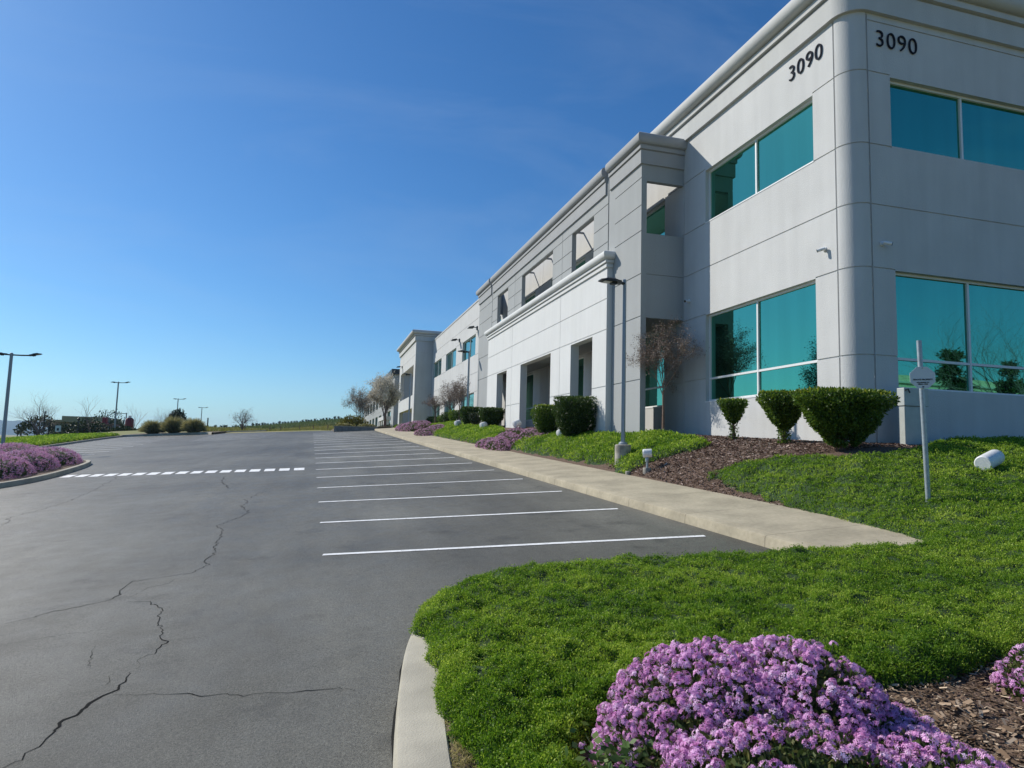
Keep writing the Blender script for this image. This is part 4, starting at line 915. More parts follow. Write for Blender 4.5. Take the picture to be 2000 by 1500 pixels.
# ---- far entrance block
XQ, ya, yb, zt = 8.77, 67.62, 82., 13.05
bpart(wall_mb(fx(XQ), ya, yb, 1.5, zt, .4, [(68.9, 80.6, 6.8, 9.98), (68.9, 80.6, 1.5, 5.45)], [(12.0, ya, yb), (10.9, ya, yb)], [(78.5, 9.98, zt)]), 'far_entrance_wall', M['white'])
bpart(wall_mb(fy(ya), XQ+.4, 13, 1.5, zt, .4, (), [3.9, 6.3, 8.7, 11.1], []), 'far_entrance_wall', M['white'])
bpart(wall_mb(fx(XQ+3.), ya+.4, yb, 1.5, zt, .3, [(70, 79, 7, 9.6), (70, 79, 3.2, 5.2)]), 'far_entrance_wall', M['white'])
bpart(MB().box((XQ+.4, ya+.4, 5.6), (XQ+3, yb, 6.0)), 'balcony_floor', M['white']); bpart(MB().box((XQ+.4, ya+.4, 10.2), (XQ+3, yb, 10.5)), 'balcony_ceiling', M['white'])
bpart(sweep([(13, ya-.001), (XQ-.001, ya-.001), (XQ-.001, yb)], [(0, -1), (-1, -1), (-1, 0)], cornice_prof(zt-.75, zt+.35, 1.9)), 'cornice', M['trim'], smooth=True)
bpart(MB().box((XF, yb, 1.5), (33, yb+.4, 12.6)), 'far_entrance_wall', M['white'])
# ---- house numbers
def number(txt, size, loc, rot):
    cu = bpy.data.curves.new('number', 'FONT'); cu.body = txt; cu.size = size; cu.extrude = .01; cu.space_character = 1.1; cu.offset = -size*.011
    o = bpy.data.objects.new('house_number', cu); C.objects.link(o); dg = bpy.context.evaluated_depsgraph_get(); me = bpy.data.meshes.new_from_object(o.evaluated_get(dg))
    bpy.data.objects.remove(o); me.materials.clear(); me.materials.append(M['number']); o = bpy.data.objects.new('house_number', me); link(o, bld); o.rotation_euler = rot; o.location = Vector(loc)-BO; return o
number('3090', .545, (XF-.02, 13.09, 10.68), (PI/2, 0, -PI/2))
number('3090', .545, (11.17, YC-.02, 10.60), (PI/2, 0, 0))
# ---- cameras and wall lights on the building (parts)
def sec_cam(loc, rz, tilt, label_m=M['spot']):
    T = Matrix.Translation(Vector(loc)-BO) @ Matrix.Rotation(rz, 4, 'Z') @ Matrix.Scale(.72, 4)
    b_ = MB(); b_.lathe([(.075, 0), (.075, .03), (.055, .05)], 16, T @ Matrix.Rotation(PI/2, 4, 'X') @ Matrix.Translation((0, 0, 0)))
    b_.tube([T @ Vector((0, -.03, 0)), T @ Vector((0, -.10, -.01)), T @ Vector((.02, -.14, -.02))], .02, 8)
    o = b_.build('security_camera', M['spot'], bld, smooth=True)
    T2 = T @ Matrix.Translation((.03, -.15, -.02)) @ Matrix.Rotation(tilt, 4, 'Z') @ Matrix.Rotation(PI/2+.25, 4, 'X')
    h_ = MB(); h_.lathe([(.04, -.10), (.052, -.09), (.052, .13)], 16, T2); h_.build('housing', M['spot'], o, smooth=True)
    l_ = MB(); l_.lathe([(.048, .13), (.048, .145), (.0, .145)], 16, T2); l_.build('lens', M['black'], o, smooth=True)
sec_cam((XF, 11.98, 6.20), -PI/2, -.7); sec_cam((11.23, YC, 6.17), 0, .9); sec_cam((XF, 17.66, 6.22), -PI/2, .5)
def wall_light(loc):
    T = Matrix.Translation(Vector(loc)-BO); b_ = MB(); b_.box((-.08, -.10, -.12), (0, .10, .16), T); b_.tube([T @ Vector((-.08, 0, .05)), T @ Vector((-.35, 0, .08))], .03, 8)
    V = [(-.30, -.28, 0), (-.30, .28, 0), (-.72, .28, -.04), (-.72, -.28, -.04), (-.30, -.22, .14), (-.30, .22, .14), (-.66, .22, .06), (-.66, -.22, .06)]
    b_.add([tuple(T @ Vector(p)) for p in V], [(0, 1, 2, 3), (4, 7, 6, 5), (0, 4, 5, 1), (1, 5, 6, 2), (2, 6, 7, 3), (3, 7, 4, 0)]); b_.build('wall_light', M['dark_metal'], bld)
wall_light((XF, 46.9, 10.25)); wall_light((XF, 53.4, 10.3)); wall_light((XQ, 79.2, 10.8))
# ---- utility cabinet on the shaded wall
cx0 = onY(1767, 800, 10.6)[0]; cabm = mat('cabinet_paint', (.44, .47, .45), .5, noise=.05, nscale=8); ct = onY(1767, 757, 10.6)[2]-1.85
ub = empty('utility_cabinet', (cx0, 10.6, 1.85), 'slim pale grey metal utility cabinet standing just right of the widest clipped shrub', 'cabinet')
MB().box((0, 0, ct-.36), (.62, .2, ct)).build('cabinet', cabm, ub, bevel=.01); MB().box((.02, .02, -.1), (.56, .18, ct-.366)).build('conduit_cover', cabm, ub, bevel=.01)
MB().tube([(.02, -.01, ct-.05), (.06, -.04, ct-.03), (.10, -.04, ct-.10)], .014, 8).build('latch', M['black'], ub)
# ---- next building down the road
nb_ = empty('neighbouring_building', (9.5, 100, 2.2), 'neighbouring pale building with a dark sloping roof edge, behind the blossom trees', 'building')
mb = wall_mb(lambda u, w, z: (9.5+w-9.5, u-100, z-2.2), 95, 165, -1, 11.6, .4, [(99+i*8, 104+i*8, 3.3, 6.6) for i in range(8)]+[(99+i*8, 104+i*8, 8, 10) for i in range(8)], [7.2]); mb.build('wall', M['grey'], nb_)
wall_mb(lambda u, w, z: (u-9.5, 95+w-100, z-2.2), 9.9, 34, -1, 11.6, .4, (), [7.2]).build('wall', M['grey'], nb_)
MB().box((-.5, -5.5, 9.4), (24, 66, 10.1)).build('roof', M['dark_metal'], nb_)
for i in range(8):
    for z0_, z1_ in ((3.3, 6.6), (8, 10)): MB().add([(.2, -1+i*8, z0_-2.2), (.2, 4+i*8, z0_-2.2), (.2, 4+i*8, z1_-2.2), (.2, -1+i*8, z1_-2.2)], [(0, 1, 2, 3)]).build('window', M['glass'], nb_)
for i in range(3): MB().box((-1.9, -12+i*3.2, 0), (-1.2, -11.2+i*3.2, 2.6)).build('pillar', M['white'], nb_)
MB().box((-2.0, -12.2, 2.6), (-1.0, -4.4, 3.1)).build('pillar_beam', M['white'], nb_)
# ================================================================== STREET LAMPS
def head_mb(T, L=.62, W=.34):
    mb = MB(); V = []
    sec = [(0, .05, .05, -.05), (.12, .10, .05, -.05), (.2, W/2, .045, -.03), (L*.75, W/2, .035, -.03), (L, W/2*.75, .005, -.02)]
    for x, w, t, b in sec: V += [(x, -w, b), (x, w, b), (x, w*.85, t), (x, -w*.85, t)]
    F = []
    for i in range(len(sec)-1):
        for j in range(4): F.append((i*4+j, i*4+(j+1) % 4, (i+1)*4+(j+1) % 4, (i+1)*4+j))
    F += [(0, 1, 2, 3), tuple(len(V)-4+j for j in range(4))[::-1]]
    mb.add([tuple(T @ Vector(p)) for p in V], F)
    for k in range(5): mb.box((.22+k*.05, -W*.38, .03), (.235+k*.05, W*.38, .075), T)
    mb.box((.16, -.07, -.085), (.30, .07, -.03), T)
    return mb
def lamp(px, Y, pytop, label, group, ped=.5, single=True, x=None, z0=None, arm=(.12, .12), ang=PI, r=.062, base_lot=None, x_off=0, pr=.21, square=True, dirs=None, tilt=None):
    x = onY(px, 860, Y)[0] if x is None else x
    if z0 is None: z0 = soil(x, Y)
    zt = onY(px, pytop, Y)[2]; root = empty('street_lamp', (x, Y, z0), label, 'street lamp', group, tilt=tilt); H = zt-z0
    MB().lathe([(pr, -.3), (pr, ped-.02), (pr-.03, ped)], 24).build('pedestal', M['pedestal'], root, smooth=True)
    MB().lathe([(r*1.9, ped-.002), (r*1.9, ped+.03), (r*1.25, ped+.07)], 16).build('base_plate', M['pole'], root, smooth=True)
    MB().lathe([(r, ped+.02), (r*.8, H-.02), (r*.5, H)], 4 if square else 12).build('pole', M['pole'], root, smooth=not square)
    for a, al, tl in (dirs or [(ang, arm[0], .03)]):
        T = Matrix.Translation((0, 0, H-.12)) @ Matrix.Rotation(a, 4, 'Z')
        am = MB(); am.tube([T @ Vector((.0, 0, 0)), T @ Vector((al*.5, 0, .0)), T @ Vector((al, 0, .02))], .042, 8); am.build('arm', M['dark_metal'], root, smooth=True)
        T2 = T @ Matrix.Translation((al-.02, 0, .02)) @ Matrix.Rotation(-tl, 4, 'Y'); h = head_mb(T2).build('lamp_head', M['dark_metal'], root)
        ln = MB(); ln.box((.31, -.11, -.044), (.52, .11, -.034), T2); ln.build('lens', M['lamp_lens'], h)
    return root
GR = 'single-headed lamp posts beside the sidewalk'
lamp(1217, 16.0, 545, 'nearest lamp post, single head, on a round concrete pedestal beside the sidewalk', GR, ped=.52, z0=soil(7.47, 15.9)-.02)
lamp(911, 40.2, 684, 'second lamp post from the camera, by the dark round shrub and white spotlight', GR, ped=.25, r=.07, pr=.26)
lamp(797, 54.5, 729, 'third lamp post from the camera, rising from the farthest lilac bed before the far entrance', GR, ped=.3, r=.075)
GD = 'double-headed lamp posts beyond the lot'
def lampY(px, pytop, zt=8.6): return (zt-1.65)/(onY(px, pytop, 1.)[2]-1.65)
for px, pt, zt, z0, lab, dd in ((6, 688, 6.3, .35, 'leftmost, nearest double-headed lamp post, cut by the left edge of the frame', .9), (222, 745, 8.6, 1.3, 'double-headed lamp post in the middle of the green bank, second from the left', .75),
                          (342, 778, 8.9, 1.6, 'double-headed lamp post rising from behind the tall middle grass tussock', .75), (390, 795, 9., 1.8, 'farthest, smallest double-headed lamp post, right of the grass tussocks', .75)):
    lamp(px, lampY(px, pt, zt), pt, lab, GD, ped=.7 if px < 300 else .3, z0=z0, r=.1, square=False, dirs=[(0, dd, .22), (PI, .25, .0)], pr=.3)
lamp(243, 100, 806, 'small single-headed lamp post leaning beside the red tank', 'far small lamp posts', z0=1.2, r=.09, square=False, pr=.2, arm=(.9, 0))
lamp(203, 118, 814, 'small single-headed lamp post in front of the dark round tree', 'far small lamp posts', z0=1.0, r=.09, square=False, pr=.2, arm=(1.2, 0))
# ================================================================== SPOTLIGHTS IN THE PLANTING
def spotlight(x, y, ax, L, R, st, label, stub=True):
    z = soil(x, y); root = empty('spotlight', (x, y, z), label, 'spotlight', 'white ground spotlights'); a = Vector(ax).normalized(); q = a.to_track_quat('Z', 'Y').to_matrix().to_4x4(); T = Matrix.Translation((0, 0, st+R*.7)) @ q
    MB().lathe([(R*.86, -L/2), (R*.97, -L/2+.012), (R, -L/2+.04), (R, L/2-.02), (R*.96, L/2), (R*.9, L/2), (R*.9, L/2-.03)], 28, T).build('housing', M['spot'], root, smooth=True)
    MB().tube([(0, 0, -.1), (0, 0, st*.75), (0, 0, st)], R*.30, 12).build('stem', M['metal'], root, smooth=True)
    MB().lathe([(R*.42, st*.62), (R*.46, st*.66), (R*.46, st*.9), (R*.3, st)], 14).build('knuckle', M['metal'], root, smooth=True)
    if stub: MB().lathe([(R*1.0, -.1), (R*1.0, .07), (R*.9, .09)], 18).build('footing', M['pedestal'], root, smooth=True)
    return root
spotlight(9.95, 7.95, (.93, .36, .20), 0.58, .122, .16, 'large cylindrical white spotlight lying low in the ground cover at the right edge', stub=False)
_q = on_ground(1264, 921); spotlight(_q[0], _q[1], (.86, -.42, .06), .21, .10, .36, 'white spotlight on a stem by the bark mulch, right of the nearest lamp')
spotlight(8.08, 22.1, (.8, .4, .25), .27, .135, .17, 'round white spotlight in the ground cover in front of the largest dark shrub', False)
spotlight(7.75, 26.6, (.8, .4, .3), .28, .14, .5, 'white spotlight standing in the wide pink-lilac flower bed', False)
spotlight(7.95, 33.4, (.8, .4, .25), .30, .16, .17, 'white spotlight just beyond the wide flower bed, before the rounded dark shrub', False)
spotlight(7.75, 39.2, (.8, .4, .25), .32, .17, .2, 'farthest white spotlight, at the foot of the second lamp post', False)
st_ = MB().lathe([(.07, -.1), (.07, .06), (.06, .07)], 18).build('concrete_stub', M['pedestal'], smooth=True); _q = on_ground(1227, 926); st_.location = (_q[0], _q[1], soil(_q[0], _q[1])); tag(st_, 'small round concrete stub at the sidewalk edge between pedestal and spotlight', 'concrete stub')
# ================================================================== SIGN POST
sg = empty('sign_post', (8.03, 7.31, soil(8.03, 7.31)+.06), 'leaning galvanised post with a small octagonal white private property sign', 'sign', tilt=(0, -.033))
ztop = onY(1795, 665, 7.31)[2]-sg.location.z
MB().lathe([(.033, -.2), (.033, ztop)], 18).build('post', M['metal'], sg, smooth=True)
cz = onY(1801, 738, 7.31)[2]-sg.location.z; R_ = .163; rot = -.42
Ts = Matrix.Translation((0, 0, cz)) @ Matrix.Rotation(rot, 4, 'Z') @ Matrix.Translation((.0, -.045, 0))
V = [(R_*math.cos(PI/8+i*PI/4)/math.cos(PI/8)*1., y_, R_*math.sin(PI/8+i*PI/4)/math.cos(PI/8)*.92) for y_ in (0, .004) for i in range(8)]
mb = MB(); mb.add([tuple(Ts @ Vector(p)) for p in V], [tuple(range(8)), tuple(range(15, 7, -1))]+[(i, (i+1) % 8, 8+(i+1) % 8, 8+i) for i in range(8)])
plate = mb.build('plate', mat('sign_plate_white', (.66, .68, .70), .5), sg)
def text(txt, size, T, parent, m=M['number'], name='lettering', ext=.0012, off=0.):
    cu = bpy.data.curves.new('t', 'FONT'); cu.body = txt; cu.size = size; cu.extrude = ext; cu.align_x = 'CENTER'; cu.offset = off
    o = bpy.data.objects.new('t', cu); C.objects.link(o); dg = bpy.context.evaluated_depsgraph_get(); me = bpy.data.meshes.new_from_object(o.evaluated_get(dg)); bpy.data.objects.remove(o)
    me.materials.clear(); me.materials.append(m); me.transform(T @ Matrix.Rotation(PI/2, 4, 'X')); return link(bpy.data.objects.new(name, me), parent)
for t_, s_, z_ in (('PRIVATE PROPERTY', .029, -.038), ('ACCORDING TO', .021, -.075), ('PENAL CODE', .021, -.099), ('602', .018, -.134)):
    text(t_, s_, Ts @ Matrix.Translation((0, -.0025, z_)), plate, off=.0006)
bl_ = MB()
for z_ in (.135, -.142): bl_.lathe([(.009, 0), (.009, .006), (.004, .009)], 10, Ts @ Matrix.Translation((0, 0, z_)) @ Matrix.Rotation(PI/2, 4, 'X'))
bl_.build('bolts', M['metal'], plate, smooth=True)
# ================================================================== FAR END OF THE LOT
pw = empty('planter_wall', (3.0, 60.5, lot_h(3, 60.5)), 'low grey concrete planter wall at the top end of the lot, below the blossom trees', 'wall')
a = onY(652, 843, 60.8); b = onY(737, 843, 59.6)
d = Vector((b[0]-a[0], b[1]-a[1], 0)); T = Matrix.Translation((a[0]-3, a[1]-60.5, 0)) @ Matrix.Rotation(math.atan2(d.y, d.x), 4, 'Z')
greyc = mat('grey_block_wall', (.21, .21, .20), .9, noise=.2, nscale=4, bump=.3)
MB().box((0, 0, -.3), (d.length, .2, .34), T).build('wall', greyc, pw, bevel=.02); MB().box((-.03, -.03, .342), (d.length+.03, .26, .39), T).build('coping', M['concrete'], pw)
fillp = [(a[0], a[1]+.2), (b[0], b[1]+.2), (b[0]+1.2, b[1]+.2), (b[0]+2, 72), (a[0]-.2, 72)]
pf = sheet('planting_bed', fillp, 1., lambda x, y, e: lot_h(x, min(y, 60.5))+.32, M['dirt'], skirt=.6); tag(pf, kind='structure')
zf = lot_h(2, 60.5)+.32
def blob_shrub(name, loc, rx, ry, h, n, ls, lm, label, seed, cat='shrub', group=None, core=True):
    r_ = np.random.default_rng(seed); root = empty(name, loc, label, cat, group); v = norm(r_.normal(0, 1, (n, 3))); v[:, 2] = np.abs(v[:, 2]); rr = r_.uniform(.3, 1., n)**.4
    bump = 1+.28*(clump_noise(v, 4, seed)-.5)*2; P = v*np.column_stack([rr*rx*bump, rr*ry*bump, rr*h*bump])
    V, F, r = leaf_quads(P, v+.2, ls*r_.uniform(.6, 1.4, n), .6, r_.random(n), .7); arrays_obj('foliage', V, F, lm, root, r)
    st = MB()
    for i in range(7):
        a_ = i*2*PI/7; st.tube([(0, 0, -.1), (math.cos(a_)*rx*.3, math.sin(a_)*ry*.3, h*.4), (math.cos(a_)*rx*.6, math.sin(a_)*ry*.6, h*.75)], [.04, .03, .01], 5)
    st.build('stems', M['bark'], root); return root
def P(px, Y, py=846): return onY(px, py, Y)
q = P(690, 64); blob_shrub('yellow_green_shrub', (q[0], 64, zf), 1.5, 1., 1.25, 5000, .10, M['yellowgreen'], 'spreading yellow-green shrub above the planter wall', 3)
q = P(672, 61.5); blob_shrub('pale_grass_clump', (q[0], 61.6, zf), .8, .4, .42, 1500, .10, M['straw'], 'pale dry grass clump on the left end of the planter wall', 4, 'ornamental grass')
q = P(717, 61.2); blob_shrub('pale_grass_clump', (q[0], 61.2, zf), .9, .4, .38, 1500, .10, M['straw'], 'pale dry grass clump on the right end of the planter wall', 5, 'ornamental grass')
q = P(751, 62); branch_tree('blossom_tree', (q[0], 62, lot_h(q[0], 60)+.1), 5.2, 1.0, .50, 31, 'dense blossom tree with pale petals against the far entrance block', leafm=M['blossom'], nleaf=30000, lsize=.10, r0=.13, levels=5, nb=3, up=1.1, first=.30, rad=1.35)
q = P(703, 66); branch_tree('blossom_tree', (q[0], 66, zf), 4.4, .5, .60, 32, 'airier dark-twigged blossom tree above the planter wall, left of the dense one', leafm=leaf_mat('bud_leaves', [(.05, .05, .04), (.14, .13, .10), (.40, .37, .31), (.66, .62, .56)]), nleaf=7000, lsize=.085, r0=.10, levels=5, nb=3, up=.9, first=.34, rad=1.5)
q = P(742, 61.5, 842); blob_shrub('low_shrub', (q[0]+.8, 63.5, lot_h(5, 60)+.1), .8, .5, .5, 900, .09, M['leaf_hedge_dark'], 'low dark shrub left of the dense blossom tree trunk', 6)
# vineyard rows on the hill
def hill_pt(px, Y): p = onY(px, 840, Y); return (p[0], Y, ground_h(p[0], Y))
vine = empty('vine', hill_pt(690, 236), 'small dark vine plant on the crest of the far hill', 'vine', 'vines along the crest of the hill')
n = 160; c = np.column_stack([rng.normal(0, .2, n), rng.normal(0, .2, n), rng.uniform(.3, 1.7, n)]); V, F, r = leaf_quads(c, rng.normal(0, 1, (n, 3)), rng.uniform(.25, .5, n), .7, rng.random(n)); arrays_obj('foliage', V, F, M['olive'], vine, r)
MB().tube([(0, 0, -.3), (0, 0, 1.2)], .07, 5).build('trunk', M['bark'], vine)
for i in range(52):
    px = 397+i*5.7+random.uniform(-1, 1); Y = 283+random.uniform(-4, 2); cpy = copy_tree(vine); cpy.location = hill_pt(px, Y); s = random.uniform(.6, 1.1); cpy.scale = (s, s, s); cpy.rotation_euler = (0, 0, i*1.7)
def field_blades(name, region, n, h, lm, label, w=.05):
    x0, x1, y0_, y1_ = region; Y = rng.uniform(y0_, y1_, n)**1.0; px = rng.uniform(x0, x1, n); P_ = np.array([onY(a, 840, b) for a, b in zip(px, Y)])[:, :2]
    z = hvec(ground_h, P_); V, F, r = blades(np.column_stack([P_, z]), np.array([[0, 0, 1.2]]).repeat(n, 0), h*rng.uniform(.5, 1.3, n), w*rng.uniform(.7, 1.4, n), np.clip(rng.random(n)*.5+.5*clump_noise(P_, .12, 4), 0, 1), .5)
    o = arrays_obj(name, V, F, lm, None, r); tag(o, label, 'grass', kind='stuff')
field_blades('field_grass', (395, 700, 84, 150), 26000, .55, M['field'], 'tall golden-green field grass beyond the end of the lot', .16)
field_blades('vineyard_rows', (395, 705, 165, 285), 30000, .9, leaf_mat('vineyard_leaves', [(.06, .10, .03), (.10, .15, .04), (.16, .19, .06), (.24, .24, .1)], .3), 'green vineyard covering the far hillside', .4)
for i, px in enumerate((478, 527, 548, 585, 612, 640)):
    p = hill_pt(px, 96+i*1.5); o = MB().tube([(0, 0, -.2), (0, 0, 1.15)], .06, 6).build('field_post', M['bark']); o.location = p; tag(o, 'thin wooden post standing in the golden field grass', 'post', 'posts in the golden field')
# ================================================================== FAR LEFT BACKGROUND
def at(px, py, Y): p = onY(px, py, Y); return (p[0], Y, p[2])
def gz_(px, Y, z): p = onY(px, 850, Y); return (p[0], Y, z)
q = P(472, 92); branch_tree('bare_tree', (q[0], 92, ground_h(q[0], 92)-.2), 3.9, .9, .7, 41, 'small bare round-crowned tree alone on the field edge', leafm=M['dry_seed'], nleaf=700, lsize=.09, r0=.13, levels=5, nb=3, sides=5, first=.33)
BT = 'bare trees beyond the green bank'
branch_tree('bare_tree', gz_(76, 78, .6), 5.6, 1.2, .62, 42, 'largest bare tree beyond the green bank, before the blue hills', group=BT, r0=.12, levels=5, nb=3, first=.33, sides=5)
branch_tree('bare_tree', gz_(180, 84, .8), 5.6, 2.0, .45, 43, 'thin leaning bare tree between the dark shrubs and the double-headed lamp', group=BT, r0=.07, levels=4, nb=2, lean=(-.22, 0), first=.4, sides=5)
branch_tree('bare_tree', gz_(261, 96, 1.2), 5.0, 1.4, .4, 44, 'slim bare sapling just right of the red tank', group=BT, r0=.06, levels=4, nb=2, first=.4, sides=5)
branch_tree('bare_tree', gz_(318, 105, 1.5), 4.8, .8, .6, 45, 'pale bare tree left of the dark leafy tree behind the tussocks', group=BT, r0=.10, levels=5, nb=3, first=.34, sides=5)
q = gz_(343, 110, 1.6); blob_shrub('dark_tree', (q[0], 110, 3.0), 1.3, 1.2, 3.0, 2600, .26, M['olive'], 'tall dark leafy tree behind the grass tussocks', 46, 'tree')
q = gz_(352, 107, 1.5); blob_shrub('dark_shrub', (q[0], 107, 1.8), 2.6, 1.2, 2.0, 1800, .24, M['olive'], 'spreading dark shrub at the foot of the tall dark tree', 47)
DS = 'dark shrubs beyond the green bank'
for px, Y, w, h, z, lab, lm in ((72, 96, 2.6, 2.3, 1.7, 'rounded dark shrub behind the largest bare tree', 'olive'), (150, 92, 2.6, 1.9, 1.5, 'left one of the dark shrubs beside the low tan building', 'olive'), (176, 90, 2.2, 2.1, 1.5, 'right one of the dark shrubs beside the low tan building', 'olive'),
                               (208, 122, 3.3, 4.3, 1.6, 'dark round-topped tree behind the wooden enclosure', 'olive'), (245, 92, 2.2, 1.4, 1.7, 'dark low shrub below the red tank', 'olive'), (226, 120, 2.2, 2.5, 1.8, 'lower dark shrub right of the round-topped tree', 'olive')):
    q = gz_(px, Y, z); blob_shrub('dark_shrub', q, w, w*.7, h, 1500, .26, M[lm], lab, px, group=DS)
tan = mat('tan_wall', (.19, .17, .13), .9, noise=.1, nscale=.5); tanroof = mat('tan_roof', (.26, .26, .18), .9)
q = gz_(138, 118, 1.8); lb = empty('low_building', q, 'long low tan building with a flat olive roof, far left', 'building')
MB().box((-3.0, 0, -1), (3.6, 9, 2.0)).build('wall', tan, lb); MB().box((-1.2, -.6, 2.0), (4.4, 9.4, 2.9)).build('roof', tanroof, lb); MB().box((-3.4, -.3, 2.0), (-1.22, 6, 2.3)).build('roof', tanroof, lb)
for i in range(4): MB().box((-2.4+i*1.5, -.05, .5), (-1.6+i*1.5, .02, 1.4)).build('window', M['black'], lb)
q = gz_(202, 104, 1.9); en = empty('wooden_enclosure', q, 'low brown board enclosure below the dark round tree', 'fence'); bw_ = mat('brown_boards', (.17, .12, .09), .9, noise=.2, nscale=3)
for i in range(14): MB().box((-1.9+i*.27, 0, -.3), (-1.65+i*.27, .05, 1.55)).build('board', bw_, en)
MB().box((-1.95, .052, 1.2), (1.95, .10, 1.3)).build('rail', bw_, en)
q = gz_(221, 104, 1.9); wt = empty('white_tanks', q, 'pale storage boxes beside the brown board enclosure', 'storage box')
for i in range(3): MB().box((-.9+i*.65, 0, -.2), (-.35+i*.65, .6, 1.25+.15*(i % 2))).build('box', M['spot'], wt, bevel=.05)
red = mat('red_paint', (.17, .025, .03), .6)
q = gz_(251, 100, 1.8); rt = empty('red_tank', q, 'tall narrow red tank with a pale cap behind the dark low shrub', 'tank')
MB().lathe([(.45, .8), (.52, .95), (.52, 2.2), (.4, 2.4), (.25, 2.5)], 16).build('tank', red, rt, smooth=True); MB().lathe([(.18, 2.5), (.2, 2.75), (.1, 2.8)], 12).build('cap', M['spot'], rt, smooth=True)
for a_ in range(4): MB().tube([(.38*math.cos(a_*PI/2+.6), .38*math.sin(a_*PI/2+.6), -.2), (.38*math.cos(a_*PI/2+.6), .38*math.sin(a_*PI/2+.6), .9)], .05, 6).build('leg', red, rt)
q = gz_(193, 106, 1.5); tr = empty('red_machine', q, 'small red machine with pale stripes left of the wooden enclosure', 'machine')
MB().box((-1.3, 0, 1.2), (.9, 1, 2.2)).build('body', red, tr, bevel=.1); MB().box((-.9, -.03, 1.5), (.6, .0, 1.62)).build('stripe', M['spot'], tr); MB().box((-1.0, 0, -.2), (.8, 1, 1.2)).build('undercarriage', M['dark_metal'], tr)
MB().box((.2, .1, 2.2), (.8, .9, 2.9)).build('cab', red, tr, bevel=.08)
q = gz_(112, 76, 1.5); ws = empty('notice_board', q, 'small white notice with a dark figure on short posts beyond the green bank', 'sign')
MB().box((-.24, 0, .55), (.24, .03, 1.15)).build('panel', M['spot'], ws); MB().box((-.09, -.012, .65), (.09, -.002, .9)).build('mark', M['black'], ws); MB().tube([(-.2, .04, -.3), (-.2, .04, .5)], .03, 6).build('post', M['dark_metal'], ws); MB().tube([(.2, .04, -.3), (.2, .04, .5)], .03, 6).build('post', M['dark_metal'], ws)
for px, Y, top, lab in ((84, 74, 803, 'taller thin dark post next to the largest bare tree'), (94, 74, 826, 'shorter thin dark post right of the largest bare tree'), (41, 82, 833, 'short dark post before the blue hills, nearer the bare tree'), (34, 84, 840, 'shortest dark post before the blue hills'), (151, 80, 822, 'thin pole with a small pale knob in front of the left dark shrub'), (404, 118, 816, 'slim dark post on the field edge right of the farthest double-headed lamp')):
    q = gz_(px, Y, .5 if px < 300 else 1.8); zt = onY(px, top, Y)[2]; o = MB().tube([(0, 0, -.4), (0, 0, zt-q[2])], .055 if px != 404 else .1, 7)
    if px == 151: o.lathe([(.02, zt-q[2]), (.14, zt-q[2]+.1), (.14, zt-q[2]+.25), (.03, zt-q[2]+.35)], 10)
    o = o.build('post', M['dark_metal']); o.location = q; tag(o, lab, 'post')
# things out of frame that the window glass mirrors
branch_tree('bare_tree', (-23.9, 52.5, .9), 12.2, 2.6, .42, 51, 'tall bare tree mirrored in the lot-side corner window', group='trees mirrored in the glass', r0=.2, levels=6, nb=3, first=.34, sides=5, leafm=M['olive'], nleaf=5000, lsize=.13, rad=1.6)
def virt(px, py, Yv): p = onY(px, py, Yv); return (p[0], 2*YC-Yv, p[2])
q = virt(1985, 860, 27); branch_tree('bare_tree', (q[0], q[1], .6), virt(1985, 575, 27)[2]-.3, 1.3, .62, 52, 'bare tree mirrored in the shaded corner window', group='trees mirrored in the glass', r0=.17, levels=6, nb=3, first=.33, sides=5)
def conifer(px, Yv, pytop, w, seed, label):
    q = virt(px, 860, Yv); H = virt(px, pytop, Yv)[2]-0.3; root = empty('conifer', (q[0], q[1], .3), label, 'tree', 'conifers mirrored in the glass'); r_ = np.random.default_rng(seed)
    MB().tube([(0, 0, 0), (0, 0, H)], [.3, .05], 8).build('trunk', M['bark'], root); c = []; d_ = []
    for k in range(110):
        z = H*r_.uniform(.12, 1)**.9; L = w*(1.08-z/H)*r_.uniform(.6, 1.1)+.3; a = r_.uniform(0, 2*PI); m_ = 60; t = r_.uniform(.1, 1, m_)
        c.append(np.column_stack([np.cos(a)*L*t+r_.normal(0, .25, m_), np.sin(a)*L*t+r_.normal(0, .25, m_), z+.2*t+r_.normal(0, .16, m_)])); d_.append(np.tile([math.cos(a), math.sin(a), .2], (m_, 1)))
    c = np.concatenate(c); d_ = np.concatenate(d_); V, F, r = leaf_quads(c, d_, r_.uniform(.3, .6, len(c)), .5, r_.random(len(c)), .6); arrays_obj('crown', V, F, M['olive'], root, r)
conifer(1868, 62, 690, 4.2, 61, 'left conifer mirrored in the shaded corner window'); conifer(1985, 66, 712, 4.6, 62, 'right conifer mirrored in the shaded corner window')
q = virt(1905, 860, 92); mbd = empty('mirrored_building', (q[0], q[1], 0), 'cream two-storey building seen only as a reflection in the corner window', 'building'); crm = mat('cream_stucco', (.62, .58, .44), .8); Hh = virt(1905, 742, 92)[2]
MB().box((-16, -12, -3), (26, 0, Hh)).build('wall', crm, mbd); MB().box((-16.3, -12.3, Hh-1.4), (26.3, .3, Hh-1.1)).build('cornice', M['trim'], mbd)
for i in range(6): MB().box((-14+i*6.5, .02, 3), (-10.5+i*6.5, .06, 5.5)).build('window', M['glass'], mbd)
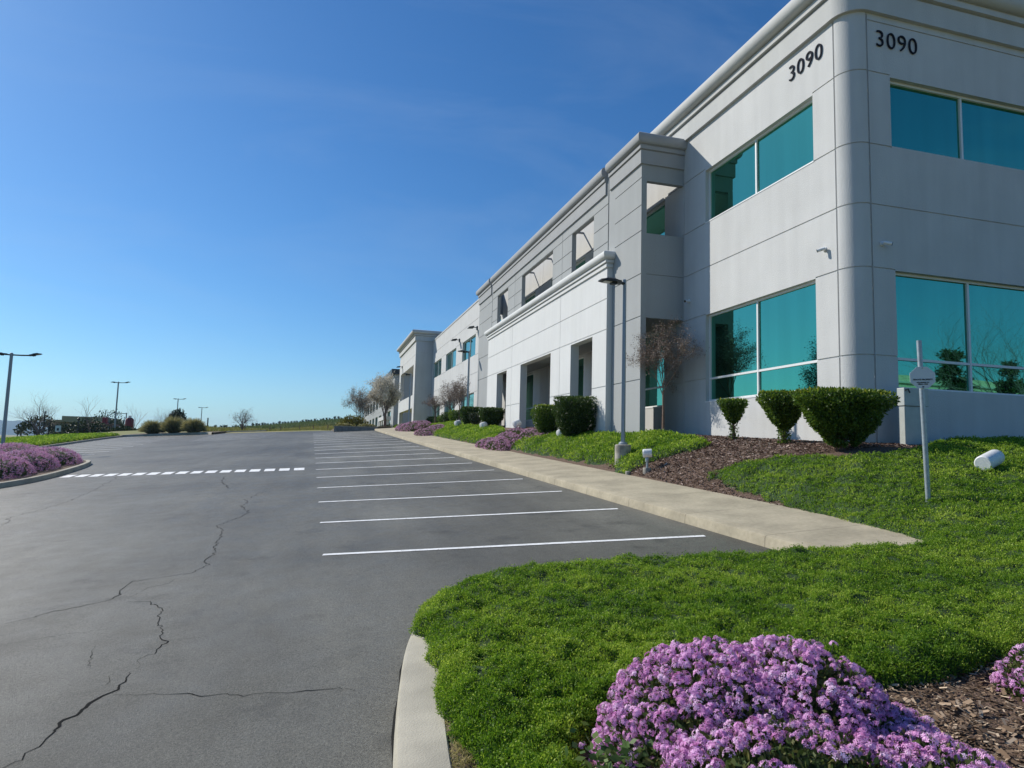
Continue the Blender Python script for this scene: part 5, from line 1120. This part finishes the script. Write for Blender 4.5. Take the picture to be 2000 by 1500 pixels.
# ================================================================== LIGHT
SUN_EL = math.radians(36); SD = Vector((-.702*math.cos(SUN_EL), .712*math.cos(SUN_EL), math.sin(SUN_EL)))
sl = bpy.data.lights.new('sun', 'SUN'); sl.energy = 5.0; sl.angle = math.radians(.53); sl.color = (1, .94, .84); so = bpy.data.objects.new('sun', sl); C.objects.link(so); so.rotation_euler = SD.to_track_quat('Z', 'Y').to_euler()
w = bpy.data.worlds.new('World'); sc.world = w; w.use_nodes = True; N = w.node_tree.nodes; L = w.node_tree.links
sky = N.new('ShaderNodeTexSky'); sky.sky_type = 'NISHITA'; sky.sun_disc = False; sky.sun_elevation = SUN_EL; sky.sun_rotation = math.atan2(SD.x, SD.y)
sky.altitude = 0; sky.air_density = 1.0; sky.dust_density = .35; sky.ozone_density = 3.2
bg = N['Background']; hs = N.new('ShaderNodeHueSaturation'); hs.inputs['Saturation'].default_value = 1.22; L.new(sky.outputs[0], hs.inputs['Color'])
gm_ = N.new('ShaderNodeMix'); gm_.data_type = 'RGBA'; gm_.blend_type = 'MULTIPLY'; gm_.inputs['Factor'].default_value = 1; gm_.inputs['B'].default_value = (.60, .84, 1, 1); L.new(hs.outputs[0], gm_.inputs['A'])
tcw = N.new('ShaderNodeTexCoord'); mpw = N.new('ShaderNodeMapping'); mpw.inputs['Scale'].default_value = (1.2, 3.2, 5.5); mpw.inputs['Rotation'].default_value = (.3, .5, .9); L.new(tcw.outputs['Generated'], mpw.inputs['Vector'])
nw = N.new('ShaderNodeTexNoise'); nw.inputs['Scale'].default_value = 1.3; nw.inputs['Detail'].default_value = 9; nw.inputs['Roughness'].default_value = .6; nw.inputs['Distortion'].default_value = .8; L.new(mpw.outputs[0], nw.inputs['Vector'])
rw = N.new('ShaderNodeMapRange'); rw.inputs['From Min'].default_value = .46; rw.inputs['From Max'].default_value = .78; rw.inputs['To Min'].default_value = 0; rw.inputs['To Max'].default_value = .13; L.new(nw.outputs['Fac'], rw.inputs['Value'])
cw = N.new('ShaderNodeMix'); cw.data_type = 'RGBA'; L.new(rw.outputs[0], cw.inputs['Factor']); L.new(gm_.outputs['Result'], cw.inputs['A']); cw.inputs['B'].default_value = (4.6, 5.6, 7.0, 1)
L.new(cw.outputs['Result'], bg.inputs['Color']); bg.inputs['Strength'].default_value = .112
sc.view_settings.view_transform = 'Standard'; sc.view_settings.look = 'None'; sc.view_settings.exposure = 0; sc.view_settings.gamma = 1
sc.render.engine = 'CYCLES'; sc.cycles.max_bounces = 6; sc.cycles.diffuse_bounces = 3; sc.cycles.glossy_bounces = 3; sc.cycles.transmission_bounces = 3; sc.cycles.sample_clamp_indirect = 6

# ================================================================== HAZE
hz = MB().box((-5200, -1000, -30), (5200, 5200, 140)).build('haze', None); hm = bpy.data.materials.new('air'); hm.use_nodes = True; hn = hm.node_tree
for n_ in list(hn.nodes): hn.nodes.remove(n_)
ho = hn.nodes.new('ShaderNodeOutputMaterial'); hv = hn.nodes.new('ShaderNodeVolumePrincipled'); hv.inputs['Color'].default_value = (.42, .66, 1, 1); hv.inputs['Density'].default_value = .00013; hv.inputs['Anisotropy'].default_value = .3
hn.links.new(hv.outputs[0], ho.inputs['Volume']); hz.data.materials.clear(); hz.data.materials.append(hm); tag(hz, kind='stuff'); hz['label'] = 'thin pale blue air that fades the far hills'
